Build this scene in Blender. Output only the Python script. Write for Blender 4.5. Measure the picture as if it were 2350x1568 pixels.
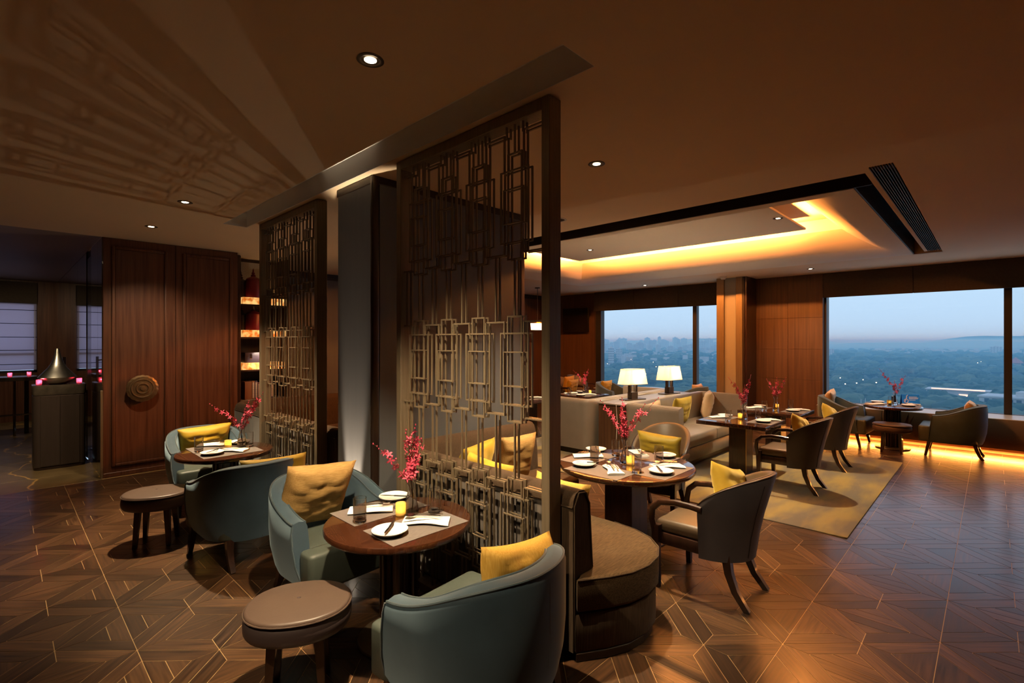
import bpy, bmesh, math, random
from mathutils import Vector, Matrix, noise
random.seed(11)
S = bpy.context.scene
COL = S.collection
for o in list(bpy.data.objects):
    bpy.data.objects.remove(o)
PI = math.pi

# ------------------------------------------------------------------ camera, sky, exposure
YAW = math.radians(44.1)
cd = bpy.data.cameras.new('camera'); cam = bpy.data.objects.new('camera', cd); COL.objects.link(cam)
cam.location = (0, 0, 1.65); cam.rotation_euler = (PI/2, 0, YAW - PI/2)
cd.sensor_width = 36.0; cd.lens = 36.0*1138/2350; cd.clip_start = 0.05; cd.clip_end = 60000
S.camera = cam
S.view_settings.view_transform = 'Standard'; S.view_settings.look = 'None'
S.view_settings.gamma = 1.0; S.view_settings.use_curve_mapping = False
S.view_settings.exposure = 0.22
cy = S.cycles
cy.use_denoising = True
try: cy.denoiser = 'OPENIMAGEDENOISE'
except Exception: pass
cy.max_bounces = 8; cy.diffuse_bounces = 4; cy.glossy_bounces = 4; cy.transmission_bounces = 6
cy.transparent_max_bounces = 16; cy.volume_bounces = 4
cy.sample_clamp_indirect = 4.0; cy.caustics_reflective = False; cy.caustics_refractive = False
cy.blur_glossy = 0.2; cy.use_adaptive_sampling = True; cy.adaptive_threshold = 0.02

W = bpy.data.worlds.new('dusk_sky'); S.world = W; W.use_nodes = True
nt = W.node_tree; nt.nodes.clear()
wo = nt.nodes.new('ShaderNodeOutputWorld'); wb = nt.nodes.new('ShaderNodeBackground')
tc = nt.nodes.new('ShaderNodeTexCoord'); sx = nt.nodes.new('ShaderNodeSeparateXYZ'); rp = nt.nodes.new('ShaderNodeValToRGB')
nt.links.new(tc.outputs['Generated'], sx.inputs[0]); nt.links.new(sx.outputs['Z'], rp.inputs[0])
nt.links.new(rp.outputs[0], wb.inputs[0]); nt.links.new(wb.outputs[0], wo.inputs[0])
r_ = rp.color_ramp; r_.elements[0].position = 0.0; r_.elements[0].color = (.50, .70, .93, 1)
r_.elements[1].position = 0.6; r_.elements[1].color = (.38, .56, .88, 1)
e_ = r_.elements.new(0.12); e_.color = (.54, .735, .94, 1)
wb.inputs[1].default_value = .98

# warm lamp colours
WARM = (1.0, .77, .47); COVE = (1.0, .31, .055); SOFT = (1.0, .80, .56)
def lamp(name, kind, loc, power, color=WARM, rot=(0, 0, 0), **k):
    l = bpy.data.lights.new(name, kind); l.energy = power; l.color = color
    for a, b in k.items(): setattr(l, a, b)
    o = bpy.data.objects.new(name, l); COL.objects.link(o); o.location = loc; o.rotation_euler = rot
    return o
def aim(o, target):
    o.rotation_euler = (Vector(target)-o.location).to_track_quat('-Z', 'Y').to_euler()
H = 2.913
# downlights and added unseen fill lamps: x, y, power, aim point, cone angle in degrees
SPOTS = [
    (1.154, 2.002, 600, (1.55, 2.42, .65), 66), (2.948, 2.020, 620, (3.38, 2.35, .65), 86),
    (1.165, 5.251, 620, (1.36, 5.05, .60), 78), (1.153, 6.633, 120, (1.40, 7.4, .5), 96),
    (9.786, 2.269, 130, (10.3, 2.6, .4), 80), (10.08, 5.609, 120, (10.0, 5.3, .6), 84),
    (6.96, 1.98, 480, (6.6, 2.2, .65), 76), (7.10, 5.00, 380, (7.4, 4.6, .65), 96),
    (2.95, 0.30, 90, (2.85, .85, 0), 42), (-.40, 1.50, 190, (1.0, 1.6, .3), 84), (4.02, 3.24, 330, (5.75, 3.9, .45), 62), (4.6, -.60, 50, (3.6, 1.0, .5), 70), (7.6, -.80, 70, (6.8, 1.2, .4), 76),  # includes unseen fill lamps added to light the chair backs
    (9.786, 0.30, 120, (9.75, .5, .7), 80), (8.45, 1.98, 420, (7.9, 2.3, .65), 84),
    (5.3, 2.6, 260, (5.9, 3.2, .6), 72), (-.35, 7.15, 210, (.50, 8.85, .7), 56), (-.3, 11.6, 80, (.45, 13.9, .9), 90),  # extra lamps added without fixtures, mostly to brighten the lobby
]
for i, (x, y, p, t, a) in enumerate(SPOTS):
    z = 3.22 if (4.92 < x < 9.2 and .84 < y < 6.7) else H-.012
    o = lamp('downlight_and_fill_beam', 'SPOT', (x, y, z), p, WARM, spot_size=math.radians(a), spot_blend=.75, shadow_soft_size=.03)
    aim(o, t)
# cove strips above the raft of the coffered ceiling, and the strip under the window bench
def strip(name, loc, normal, axis, length, width, power, color):
    o = lamp(name, 'AREA', loc, power, color, shape='RECTANGLE', size=length, size_y=width)
    z = -Vector(normal).normalized(); x = Vector(axis); y = z.cross(x)
    o.rotation_euler = Matrix((x, y, z)).transposed().to_euler(); return o
strip('cove_strip_light', (7.97, 3.87, 3.295), (1, 0, -.1), (0, 1, 0), 3.9, .04, 200, COVE)
strip('cove_strip_light', (6.13, 3.87, 3.295), (-1, 0, -.1), (0, 1, 0), 3.9, .04, 200, COVE)
strip('cove_strip_light', (7.05, 1.88, 3.295), (0, -1, -.1), (1, 0, 0), 1.8, .04, 100, COVE)
strip('cove_strip_light', (7.05, 5.87, 3.295), (0, 1, -.1), (1, 0, 0), 1.8, .04, 100, COVE)
strip('bench_strip_light', (10.09, -.4, .086), (-.40, 0, -1), (0, 1, 0), 5.2, .03, 85, (1, .34, .06))
# floor uplights: by the column and in the nook behind the far screen
o = lamp('uplight_beam', 'SPOT', (1.872, 3.68, .06), 520, SOFT, spot_size=math.radians(29), spot_blend=.6, shadow_soft_size=.02); aim(o, (2.0, 3.665, .70))
o = lamp('uplight_beam', 'SPOT', (3.45, 5.95, .06), 24, SOFT, spot_size=math.radians(150), spot_blend=.3, shadow_soft_size=.008); aim(o, (2.2, 5.6, 1.7))

# ------------------------------------------------------------------ mesh builder
class MB:
    def __init__(s): s.v = []; s.f = []; s.uv = None; s.tone = None
    def add(s, vs, fs):
        n = len(s.v); s.v += [tuple(p) for p in vs]; s.f += [tuple(i+n for i in f) for f in fs]; return s
    def xf(s, m, start=0):
        s.v[start:] = [tuple(m @ Vector(p)) for p in s.v[start:]]; return s
    def box(s, x0, x1, y0, y1, z0, z1, b=0, seg=1):
        if b <= 0:
            return s.add([(x0,y0,z0),(x1,y0,z0),(x1,y1,z0),(x0,y1,z0),(x0,y0,z1),(x1,y0,z1),(x1,y1,z1),(x0,y1,z1)],
                         [(3,2,1,0),(4,5,6,7),(0,1,5,4),(1,2,6,5),(2,3,7,6),(3,0,4,7)])
        bm = bmesh.new(); bmesh.ops.create_cube(bm, size=1)
        for q in bm.verts:
            q.co = ((x0+x1)/2+q.co.x*(x1-x0), (y0+y1)/2+q.co.y*(y1-y0), (z0+z1)/2+q.co.z*(z1-z0))
        bmesh.ops.bevel(bm, geom=bm.edges[:], offset=b, segments=seg, affect='EDGES', profile=.5)
        bm.verts.index_update()
        s.add([q.co[:] for q in bm.verts], [[q.index for q in f.verts] for f in bm.faces]); bm.free(); return s
    def rings(s, R, closed=True, cap0=True, cap1=True, loop=False):
        n = len(R[0]); base = len(s.v)
        for r in R: s.v += [tuple(p) for p in r]
        m = n if closed else n-1; K = len(R)
        for k in range(K if loop else K-1):
            a0 = base+k*n; b0 = base+((k+1) % K)*n
            for i in range(m):
                j = (i+1) % n
                s.f.append((a0+i, a0+j, b0+j, b0+i))
        if cap0 and not loop: s.f.append(tuple(base+i for i in reversed(range(n))))
        if cap1 and not loop: s.f.append(tuple(base+(K-1)*n+i for i in range(n)))
        return s
    def lathe(s, prof, n=24, c=(0, 0, 0), cap0=True, cap1=True, f=None):
        R = []
        for (r, z) in prof:
            R.append([(c[0]+(r*(f(2*PI*i/n) if f else 1))*math.cos(2*PI*i/n), c[1]+(r*(f(2*PI*i/n) if f else 1))*math.sin(2*PI*i/n), c[2]+z) for i in range(n)])
        return s.rings(R, True, cap0, cap1)
    def slab(s, out, z0, z1, r=.01, seg=3, crown=0):
        nrm = normals(out)
        def ring(ins, z): return [(p[0]-q[0]*ins, p[1]-q[1]*ins, z) for p, q in zip(out, nrm)]
        R = []
        for k in range(seg+1):
            a = PI/2*k/seg; R.append(ring(r*(1-math.sin(a)), z0+r*(1-math.cos(a))))
        for k in range(seg+1):
            a = PI/2*k/seg; R.append(ring(r*(1-math.cos(a)), z1-r*(1-math.sin(a))))
        s.rings(R, True, True, False)
        last = R[-1]; cx = sum(p[0] for p in last)/len(last); cyy = sum(p[1] for p in last)/len(last)
        base = len(s.v)-len(last); prev = base
        for t, hh in ((.66, .55), (.33, .9)):
            st = len(s.v)
            s.v += [(cx+(p[0]-cx)*t, cyy+(p[1]-cyy)*t, z1+crown*hh) for p in last]
            for i in range(len(last)):
                j = (i+1) % len(last); s.f.append((prev+i, prev+j, st+j, st+i))
            prev = st
        s.v.append((cx, cyy, z1+crown)); c = len(s.v)-1
        for i in range(len(last)): s.f.append((prev+i, prev+(i+1) % len(last), c))
        return s
    def tube(s, pts, rad, n=8, cap=True, flat=None):
        pts = [Vector(p) for p in pts]; R = []; N = len(pts)
        up = Vector((0, 0, 1))
        t0 = (pts[1]-pts[0]).normalized()
        if abs(t0.dot(up)) > .9: up = Vector((0, 1, 0)) if flat is None else Vector(flat)
        u = None
        for i, p in enumerate(pts):
            t = (pts[min(i+1, N-1)]-pts[max(i-1, 0)]).normalized()
            if u is None: u = t.cross(up).normalized()
            else: u = (u-t*u.dot(t)).normalized()
            w = u.cross(t)
            r = rad(i/(N-1)) if callable(rad) else rad
            ra, rb = r if isinstance(r, tuple) else (r, r)
            if n == 4:
                R.append([p+u*ra+w*rb, p-u*ra+w*rb, p-u*ra-w*rb, p+u*ra-w*rb])
            else:
                R.append([p+u*(ra*math.cos(2*PI*k/n))+w*(rb*math.sin(2*PI*k/n)) for k in range(n)])
        return s.rings([[tuple(q) for q in r] for r in R], True, cap, cap)
    def mesh(s, name, mat=None, sm=40):
        me = bpy.data.meshes.new(name); me.from_pydata(s.v, [], s.f); me.validate(clean_customdata=False)
        if s.uv is not None and len(s.uv) == len(me.loops):
            u = me.uv_layers.new(name='UVMap')
            u.data.foreach_set('uv', [c for p in s.uv for c in p])
        if s.tone is not None and len(s.tone) == len(me.polygons):
            a = me.attributes.new('tone', 'FLOAT', 'FACE'); a.data.foreach_set('value', s.tone)
        if s.uv is None:
            bm = bmesh.new(); bm.from_mesh(me); bmesh.ops.recalc_face_normals(bm, faces=bm.faces); bm.to_mesh(me); bm.free()
        if sm:
            me.polygons.foreach_set('use_smooth', [True]*len(me.polygons)); me.set_sharp_from_angle(angle=math.radians(sm))
        if mat: me.materials.append(mat)
        return me
    def build(s, name, mat, parent=None, sm=40, loc=None, rot=None):
        return put(name, s.mesh(name, mat, sm), parent, loc, rot)
def put(name, me, parent=None, loc=None, rot=None):
    o = bpy.data.objects.new(name, me); COL.objects.link(o)
    if parent: o.parent = parent
    if loc: o.location = loc
    if rot: o.rotation_euler = rot
    return o
def normals(out):
    n = len(out); R = []
    ar = sum(out[i][0]*out[(i+1) % n][1]-out[(i+1) % n][0]*out[i][1] for i in range(n))
    sg = 1 if ar > 0 else -1
    for i in range(n):
        a = Vector(out[i-1][:2]); b = Vector(out[i][:2]); c = Vector(out[(i+1) % n][:2])
        d1 = (b-a).normalized(); d2 = (c-b).normalized()
        n1 = Vector((d1.y, -d1.x))*sg; n2 = Vector((d2.y, -d2.x))*sg
        m = (n1+n2)
        if m.length < 1e-6: m = n1
        m.normalize(); k = max(.5, m.dot(n1)); R.append((m.x/k, m.y/k))
    return R
def ell(rx, ry, n=32, p=2.0, cx=0, cy_=0):
    R = []
    for i in range(n):
        a = 2*PI*i/n; c, s_ = math.cos(a), math.sin(a)
        R.append((cx+rx*math.copysign(abs(c)**(2/p), c), cy_+ry*math.copysign(abs(s_)**(2/p), s_)))
    return R
def rrect(x0, x1, y0, y1, r, seg=4):
    P = []
    for (cx, cy_, a0) in ((x1-r, y1-r, 0), (x0+r, y1-r, 90), (x0+r, y0+r, 180), (x1-r, y0+r, 270)):
        for k in range(seg+1):
            a = math.radians(a0+90*k/seg); P.append((cx+r*math.cos(a), cy_+r*math.sin(a)))
    return P
def thing(name, label, cat, loc=(0, 0, 0), rz=0, group=None):
    o = bpy.data.objects.new(name, None); COL.objects.link(o); o.location = loc; o.rotation_euler = (0, 0, rz)
    o.empty_display_size = .05
    return tag(o, label, cat, group)
def tag(o, label, cat, group=None):
    o['label'] = label; o['category'] = cat
    if group: o['group'] = group
    return o
def struct(o, label=None):
    o['kind'] = 'structure'
    if label: o['label'] = label
    return o
KIDS = {}
def kids(o): return [c for c in o.children]
def dup(root, loc, rz=0, label=None, group=None):
    r = root.copy(); COL.objects.link(r); r.location = loc; r.rotation_euler = (0, 0, rz)
    if label: r['label'] = label
    if group: r['group'] = group
    for ch in root.children:
        c = ch.copy(); COL.objects.link(c); c.parent = r
        for g in ch.children:
            d = g.copy(); COL.objects.link(d); d.parent = c
    return r

# ------------------------------------------------------------------ materials
MATS = {}
def mat(name, c1, c2=None, rough=.5, metal=0, scale=(1, 1, 1), ns=5, det=4, coat=0, sheen=0, sheenc=None, bump=0, bns=None, bscale=None,
        spec=.5, ramp=(.35, .65), emit=None, es=0, trans=0, ior=1.45, alpha=1, coords='Object', attr=None, rvar=0, coatr=.08, wave=None, sss=0):
    m = bpy.data.materials.new(name); m.use_nodes = True; t = m.node_tree; b = t.nodes['Principled BSDF']; L = t.links
    b.inputs['Base Color'].default_value = (*c1, 1); b.inputs['Roughness'].default_value = rough; b.inputs['Metallic'].default_value = metal
    b.inputs['Specular IOR Level'].default_value = spec; b.inputs['Coat Weight'].default_value = coat; b.inputs['Coat Roughness'].default_value = coatr
    b.inputs['Sheen Weight'].default_value = sheen
    if sheenc: b.inputs['Sheen Tint'].default_value = (*sheenc, 1)
    b.inputs['Transmission Weight'].default_value = trans; b.inputs['IOR'].default_value = ior; b.inputs['Alpha'].default_value = alpha
    if emit: b.inputs['Emission Color'].default_value = (*emit, 1); b.inputs['Emission Strength'].default_value = es
    def coord(sc):
        c = t.nodes.new('ShaderNodeTexCoord'); mp = t.nodes.new('ShaderNodeMapping'); mp.inputs['Scale'].default_value = sc
        L.new(c.outputs[coords], mp.inputs[0]); return mp
    if c2:
        nz = t.nodes.new('ShaderNodeTexNoise'); nz.inputs['Scale'].default_value = ns; nz.inputs['Detail'].default_value = det
        L.new(coord(scale).outputs[0], nz.inputs['Vector'])
        r = t.nodes.new('ShaderNodeValToRGB'); r.color_ramp.elements[0].position = ramp[0]; r.color_ramp.elements[1].position = ramp[1]
        r.color_ramp.elements[0].color = (*c1, 1); r.color_ramp.elements[1].color = (*c2, 1)
        L.new(nz.outputs['Fac'], r.inputs[0]); src = r.outputs[0]
        if attr:
            at = t.nodes.new('ShaderNodeAttribute'); at.attribute_name = attr
            hv = t.nodes.new('ShaderNodeHueSaturation'); mr = t.nodes.new('ShaderNodeMapRange')
            mr.inputs['To Min'].default_value = .45; mr.inputs['To Max'].default_value = 1.6
            L.new(at.outputs['Fac'], mr.inputs[0]); L.new(mr.outputs[0], hv.inputs['Value']); L.new(src, hv.inputs['Color']); src = hv.outputs[0]
        L.new(src, b.inputs['Base Color'])
        if emit: L.new(src, b.inputs['Emission Color'])
        if rvar:
            mr = t.nodes.new('ShaderNodeMapRange'); mr.inputs['To Min'].default_value = rough-rvar; mr.inputs['To Max'].default_value = rough+rvar
            L.new(nz.outputs['Fac'], mr.inputs[0]); L.new(mr.outputs[0], b.inputs['Roughness'])
    if bump:
        nb = t.nodes.new('ShaderNodeTexNoise'); nb.inputs['Scale'].default_value = bns or ns; nb.inputs['Detail'].default_value = 3
        L.new(coord(bscale or scale).outputs[0], nb.inputs['Vector'])
        bp = t.nodes.new('ShaderNodeBump'); bp.inputs['Strength'].default_value = bump; bp.inputs['Distance'].default_value = .01
        L.new(nb.outputs['Fac'], bp.inputs['Height']); L.new(bp.outputs[0], b.inputs['Normal'])
    MATS[name] = m; return m
def thin_glass(name, tint=(1, 1, 1), gl=.04, edge=.35, rough=.0):
    m = bpy.data.materials.new(name); m.use_nodes = True; t = m.node_tree; t.nodes.clear(); L = t.links
    o = t.nodes.new('ShaderNodeOutputMaterial'); mx = t.nodes.new('ShaderNodeMixShader'); tr = t.nodes.new('ShaderNodeBsdfTransparent')
    g = t.nodes.new('ShaderNodeBsdfGlossy'); g.inputs['Roughness'].default_value = rough; tr.inputs[0].default_value = (*tint, 1)
    lw = t.nodes.new('ShaderNodeLayerWeight'); lw.inputs[0].default_value = .5
    mr = t.nodes.new('ShaderNodeMapRange'); mr.inputs['To Min'].default_value = gl; mr.inputs['To Max'].default_value = edge
    pw = t.nodes.new('ShaderNodeMath'); pw.operation = 'POWER'; pw.inputs[1].default_value = 2.5
    L.new(lw.outputs['Facing'], pw.inputs[0]); L.new(pw.outputs[0], mr.inputs[0]); L.new(mr.outputs[0], mx.inputs[0])
    L.new(tr.outputs[0], mx.inputs[1]); L.new(g.outputs[0], mx.inputs[2]); L.new(mx.outputs[0], o.inputs[0])
    MATS[name] = m; return m
def shade_mat(name, c, tr=.55, rough=.6, alpha=0):
    m = bpy.data.materials.new(name); m.use_nodes = True; t = m.node_tree; t.nodes.clear(); L = t.links
    o = t.nodes.new('ShaderNodeOutputMaterial'); mx = t.nodes.new('ShaderNodeMixShader'); mx.inputs[0].default_value = tr
    d = t.nodes.new('ShaderNodeBsdfDiffuse'); q = t.nodes.new('ShaderNodeBsdfTranslucent')
    d.inputs[0].default_value = (*c, 1); q.inputs[0].default_value = (*c, 1)
    L.new(d.outputs[0], mx.inputs[1]); L.new(q.outputs[0], mx.inputs[2]); out = mx.outputs[0]
    if alpha:
        m2 = t.nodes.new('ShaderNodeMixShader'); m2.inputs[0].default_value = alpha; tp = t.nodes.new('ShaderNodeBsdfTransparent')
        tp.inputs[0].default_value = (*c, 1)
        L.new(out, m2.inputs[1]); L.new(tp.outputs[0], m2.inputs[2]); out = m2.outputs[0]
    L.new(out, o.inputs[0]); MATS[name] = m; return m

m_ceil = mat('ceiling_paint', (.78, .60, .40), rough=.75)
m_ceil2 = mat('lobby_ceiling_lacquer', (.26, .19, .12), rough=.55, spec=.3)
m_cove = mat('cove_plaster', (.82, .74, .62), rough=.8)
m_slot = mat('slot_paint', (.84, .82, .78), rough=.8)
m_floor = mat('walnut_plank', (.017, .0075, .004), (.115, .054, .023), rough=.36, scale=(1.6, 26, 1), ns=2.2, det=6, coords='UV', attr='tone', ramp=(.28, .75), rvar=.09, spec=.5, coat=.45, coatr=.17)
m_joint = mat('floor_joint', (.46, .30, .14), rough=.4, metal=.15)  # gold colour stands in for the highlight on bevelled plank edges
m_marble = mat('brown_marble', (.15, .100, .045), (.095, .063, .028), rough=.30, ns=3.5, det=8, spec=.35)
m_wood = mat('walnut_veneer', (.060, .019, .010), (.165, .066, .036), rough=.42, scale=(18, 18, .7), ns=2.0, det=6, ramp=(.25, .8))
m_wood2 = mat('teak_panel', (.048, .021, .0105), (.112, .053, .026), rough=.45, scale=(22, 22, .6), ns=1.6, det=6, ramp=(.25, .8))
m_dark = mat('dark_stained_wood', (.020, .008, .005), (.040, .017, .010), rough=.3, scale=(14, 14, 2), ns=3, coat=.3)
m_lacq = mat('lacquered_table_top', (.026, .0075, .0035), (.060, .0195, .0078), rough=.22, scale=(2, 30, 2), ns=2.5, det=5, coat=.7, coatr=.03, ramp=(.25, .8))
m_mirror = mat('dark_polished_panel', (.035, .020, .014), rough=.06, spec=.9, coat=1.0, coatr=.02)
m_bronze = mat('brushed_bronze', (.205, .153, .098), (.255, .193, .126), rough=.38, metal=.45, scale=(30, 30, 1), ns=4)
m_bronzed = mat('dark_bronze', (.075, .052, .036), rough=.42, metal=.6)
m_brass = mat('aged_brass', (.45, .30, .12), rough=.3, metal=1)
m_gray = mat('taupe_wall_panel', (.088, .087, .092), (.096, .095, .100), rough=.55, scale=(6, 6, .5), ns=3)
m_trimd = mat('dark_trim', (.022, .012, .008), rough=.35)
m_velvet = mat('teal_velvet', (.016, .034, .051), (.024, .047, .069), rough=.75, sheen=.7, sheenc=(.50, .68, .82), ns=7, bump=.05, bns=5)
m_pipe = mat('teal_piping', (.02, .04, .052), rough=.6, sheen=.3)
m_gleath = mat('grey_green_leather', (.052, .062, .052), (.062, .073, .062), rough=.45, ns=9, bump=.03, bns=60)
m_stool = mat('mocha_leather', (.078, .049, .037), (.088, .056, .042), rough=.42, ns=5, bump=.03, bns=60)
m_stools = mat('dark_mocha_leather', (.062, .042, .041), rough=.5)
m_taupe = mat('taupe_leather', (.205, .172, .142), (.225, .190, .158), rough=.33, ns=6, bump=.03, bns=40)
m_tweed = mat('brown_tweed', (.030, .017, .009), (.080, .048, .026), rough=.9, scale=(150, 150, 5), ns=2.2, det=3, sheen=.05, spec=.2, ramp=(.3, .7))
m_tweedt = mat('brown_tweed_seat', (.036, .020, .008), (.095, .056, .024), rough=.9, scale=(9, 150, 90), ns=2.2, det=3, sheen=.05, spec=.2, ramp=(.3, .7))
m_stripe = mat('striped_velvet_back', (.018, .013, .010), (.062, .046, .036), rough=.7, scale=(22, 22, .8), ns=3.2, det=2, sheen=.4, ramp=(.40, .62))
m_cleath = mat('charcoal_leather', (.060, .055, .062), (.070, .064, .072), rough=.42, ns=6, bump=.02, bns=50)
m_cinner = mat('umber_leather', (.095, .062, .035), (.110, .072, .042), rough=.45, ns=6)
m_gold = mat('mustard_velvet', (.36, .215, .006), (.44, .27, .010), rough=.6, sheen=.6, sheenc=(1, .8, .3), ns=6)
m_olive = mat('olive_gold_velvet', (.24, .165, .008), (.30, .21, .012), rough=.55, sheen=.5, sheenc=(1, .8, .3), ns=6)
m_linen = mat('ochre_linen', (.32, .18, .050), (.43, .255, .085), rough=.8, scale=(6, 60, 60), ns=3, det=3, bump=.1, bns=3)
m_linen2 = mat('golden_slub_linen', (.46, .25, .030), (.56, .33, .06), rough=.75, scale=(60, 60, 6), ns=3, det=3)
m_tan = mat('tan_silk', (.42, .29, .16), (.48, .33, .19), rough=.6, ns=8, sheen=.3)
m_white = mat('white_china', (.80, .78, .74), rough=.22, coat=.4)
m_foot = mat('dark_china_foot', (.015, .013, .012), rough=.4)
m_napkin = mat('white_napkin', (.80, .77, .72), rough=.9, sheen=.2)
m_matt = mat('woven_placemat', (.105, .086, .078), (.165, .140, .128), rough=.6, scale=(10, 120, 1), ns=3, det=2)
m_steel = mat('polished_steel', (.62, .57, .50), rough=.16, metal=1)
m_black = mat('black_handle', (.012, .010, .010), rough=.35)
m_pewter = mat('brushed_pewter', (.46, .44, .40), (.56, .53, .48), rough=.34, metal=1, scale=(2, 2, 40), ns=4)
m_glass = thin_glass('clear_glass', (.98, .98, .98), .09, .9)
m_pane = thin_glass('window_glass', (.94, .97, .98), .035, .5)
def solid_glass(name, k=.35):
    m = bpy.data.materials.new(name); m.use_nodes = True; t = m.node_tree; t.nodes.clear(); L = t.links
    o = t.nodes.new('ShaderNodeOutputMaterial'); mx = t.nodes.new('ShaderNodeMixShader'); mx.inputs[0].default_value = k
    g = t.nodes.new('ShaderNodeBsdfGlass'); g.inputs['IOR'].default_value = 1.45; g.inputs['Roughness'].default_value = 0; tr = t.nodes.new('ShaderNodeBsdfTransparent')
    L.new(g.outputs[0], mx.inputs[1]); L.new(tr.outputs[0], mx.inputs[2]); L.new(mx.outputs[0], o.inputs[0]); return m
m_gbase = solid_glass('solid_clear_glass', 0.0)
m_amber = shade_mat('amber_glass', (.95, .80, .40), .7, alpha=.3)
m_pink = shade_mat('pink_glass', (.95, .30, .48), .75, alpha=.3)
m_wax = mat('candle_wax', (.85, .75, .55), rough=.6)
m_flame = mat('candle_flame', (1, .7, .3), rough=.5, emit=(1, .62, .22), es=22)
m_lamp = mat('downlight_lens', (1, .9, .7), emit=(1, .78, .5), es=22)
m_shade = shade_mat('lamp_shade_fabric', (.50, .42, .31), .6)
m_petal = mat('orchid_petal', (.48, .030, .075), (.62, .085, .14), rough=.5, ns=20, spec=.3)
m_stem = mat('orchid_stem', (.10, .045, .025), rough=.5)
m_rug = mat('mottled_gold_rug', (.135, .108, .072), (.305, .215, .050), rough=.95, scale=(1.0, 3.0, 1), ns=1.7, det=9, ramp=(.40, .62), bump=.6, bns=220, bscale=(1, 1, 1), sheen=.3)
m_stone = mat('grey_stone', (.115, .095, .075), (.19, .16, .125), rough=.5, ns=14, det=6)
m_blstone = mat('dark_stone_top', (.035, .028, .022), (.07, .055, .04), rough=.2, ns=9, det=6)
m_gran = mat('speckled_plaster', (.30, .27, .23), (.62, .58, .52), rough=.8, ns=160, det=2, ramp=(.42, .62))
m_onyx = mat('backlit_onyx', (.55, .13, .008), (1, .60, .20), rough=.3, ns=14, det=6, emit=(1, .5, .1), es=.85, ramp=(.36, .60))
m_red = mat('red_lacquer', (.16, .010, .016), rough=.35)
m_jard = mat('dark_lacquer', (.020, .010, .010), rough=.35)
m_purple = mat('aubergine_leather', (.055, .040, .060), rough=.45)
m_stand = mat('gunmetal_laminate', (.058, .041, .033), (.064, .046, .037), rough=.34, metal=.4, scale=(20, 20, 1), ns=3)
m_gong = mat('old_bronze', (.22, .15, .085), (.27, .19, .11), rough=.36, metal=.8, ns=30)
m_chrome = mat('chrome', (.55, .52, .48), rough=.15, metal=1)
m_tvb = mat('black_screen', (.008, .006, .006), rough=.12)
m_plastic = mat('white_plastic', (.65, .6, .54), rough=.5)
m_val = mat('valance_fabric', (.046, .033, .024), (.056, .040, .029), rough=.85, ns=30)
m_frame = mat('window_frame_metal', (.022, .020, .020), rough=.4, metal=.3)
m_sill = mat('sill_stone', (.34, .31, .28), rough=.3)
m_bench = mat('bench_leather', (.085, .062, .043), rough=.5)
m_pilast = mat('cream_plaster', (.30, .285, .27), rough=.7)

# ------------------------------------------------------------------ floor
T = .6152; GX, GY = .509, .2065
def inset(P, g):
    n = len(P); R = []
    for i in range(n):
        a, b, c = Vector(P[i-1]), Vector(P[i]), Vector(P[(i+1) % n])
        d1 = (b-a).normalized(); d2 = (c-b).normalized()
        n1 = Vector((-d1.y, d1.x)); n2 = Vector((-d2.y, d2.x)); k = 1+n1.dot(n2)
        m = (n1+n2)/max(k, .25); R.append((b.x+m.x*g, b.y+m.y*g))
    return R
def plank(mb, P, zt, th, ang, tone):
    P = inset(P, .0019); n = len(P); b = len(mb.v); ca, sa = math.cos(ang), math.sin(ang); ox, oy = random.random()*40, random.random()*40
    mb.v += [(p[0], p[1], zt) for p in P]+[(p[0], p[1], zt-th) for p in P]
    F = [tuple(b+i for i in range(n))]+[(b+i, b+n+i, b+n+(i+1) % n, b+(i+1) % n) for i in range(n)]
    for f in F:
        mb.f.append(f); mb.tone.append(tone)
        for i in f:
            x, y, _ = mb.v[i]; mb.uv.append((x*ca+y*sa+ox, -x*sa+y*ca+oy))
def newp():
    m = MB(); m.uv = []; m.tone = []; return m
e = .128; h = T/2; q = (h-e)*.47
C_ = (h, h)
def tri(flip):   # planks of the triangle on the x=0 side of a tile
    return [([(0, 0), C_, (h-e, h), (0, e)], PI/4), ([(0, T), (0, T-e), (h-e, h), C_], -PI/4)]
BASE = tri(0)
INX = [([(0, e), (q, e+q), (q, T-e-q), (0, T-e)], PI/2), ([(q, e+q), (h-e, h), (q, T-e-q)], PI/2)]
INY = [([(0, e), (h-e, h), (0, T-e)], PI/2)]
def rot(P, k):
    for _ in range(k): P = [(T-y, x) for x, y in P]
    return P
TILE = []
for k in range(4):
    for P, a in BASE+(INX if k % 2 == 0 else INY): TILE.append((rot(P, k), a+k*PI/2))
floor = struct(MB().box(-2.6, 11.2, -3.0, 9.1, -.10, -.0016).build('floor', m_joint, sm=0))
fw_ = (math.cos(YAW), math.sin(YAW)); rt_ = (math.sin(YAW), -math.cos(YAW))
items = []
for ix in range(-5, 16):
    for iy in range(-5, 15):
        x0, y0 = GX+ix*T, GY+iy*T
        if x0 < -2.5 or x0+T > 10.45 or y0+T < -2.4 or y0+T > 8.9: continue
        for P, a in TILE:
            Q = [(x0+x, y0+y) for x, y in P]
            if max(p[1] for p in Q) > 7.66 and min(p[0] for p in Q) < 2.2:
                if min(p[1] for p in Q) >= 7.60: continue
                Q = [(p[0], min(p[1], 7.645)) for p in Q]
                Q = [p for i, p in enumerate(Q) if (Vector(p)-Vector(Q[i-1])).length > .003]
                if len(Q) < 3: continue
            cx = sum(p[0] for p in Q)/len(Q); cyy = sum(p[1] for p in Q)/len(Q)
            d = cx*fw_[0]+cyy*fw_[1]; r = cx*rt_[0]+cyy*rt_[1]
            seen = d > .9 and abs(r/d) < 1.03 and 1.65/d < .70
            items.append((d if seen else 99+abs(d), Q, a))
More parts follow.
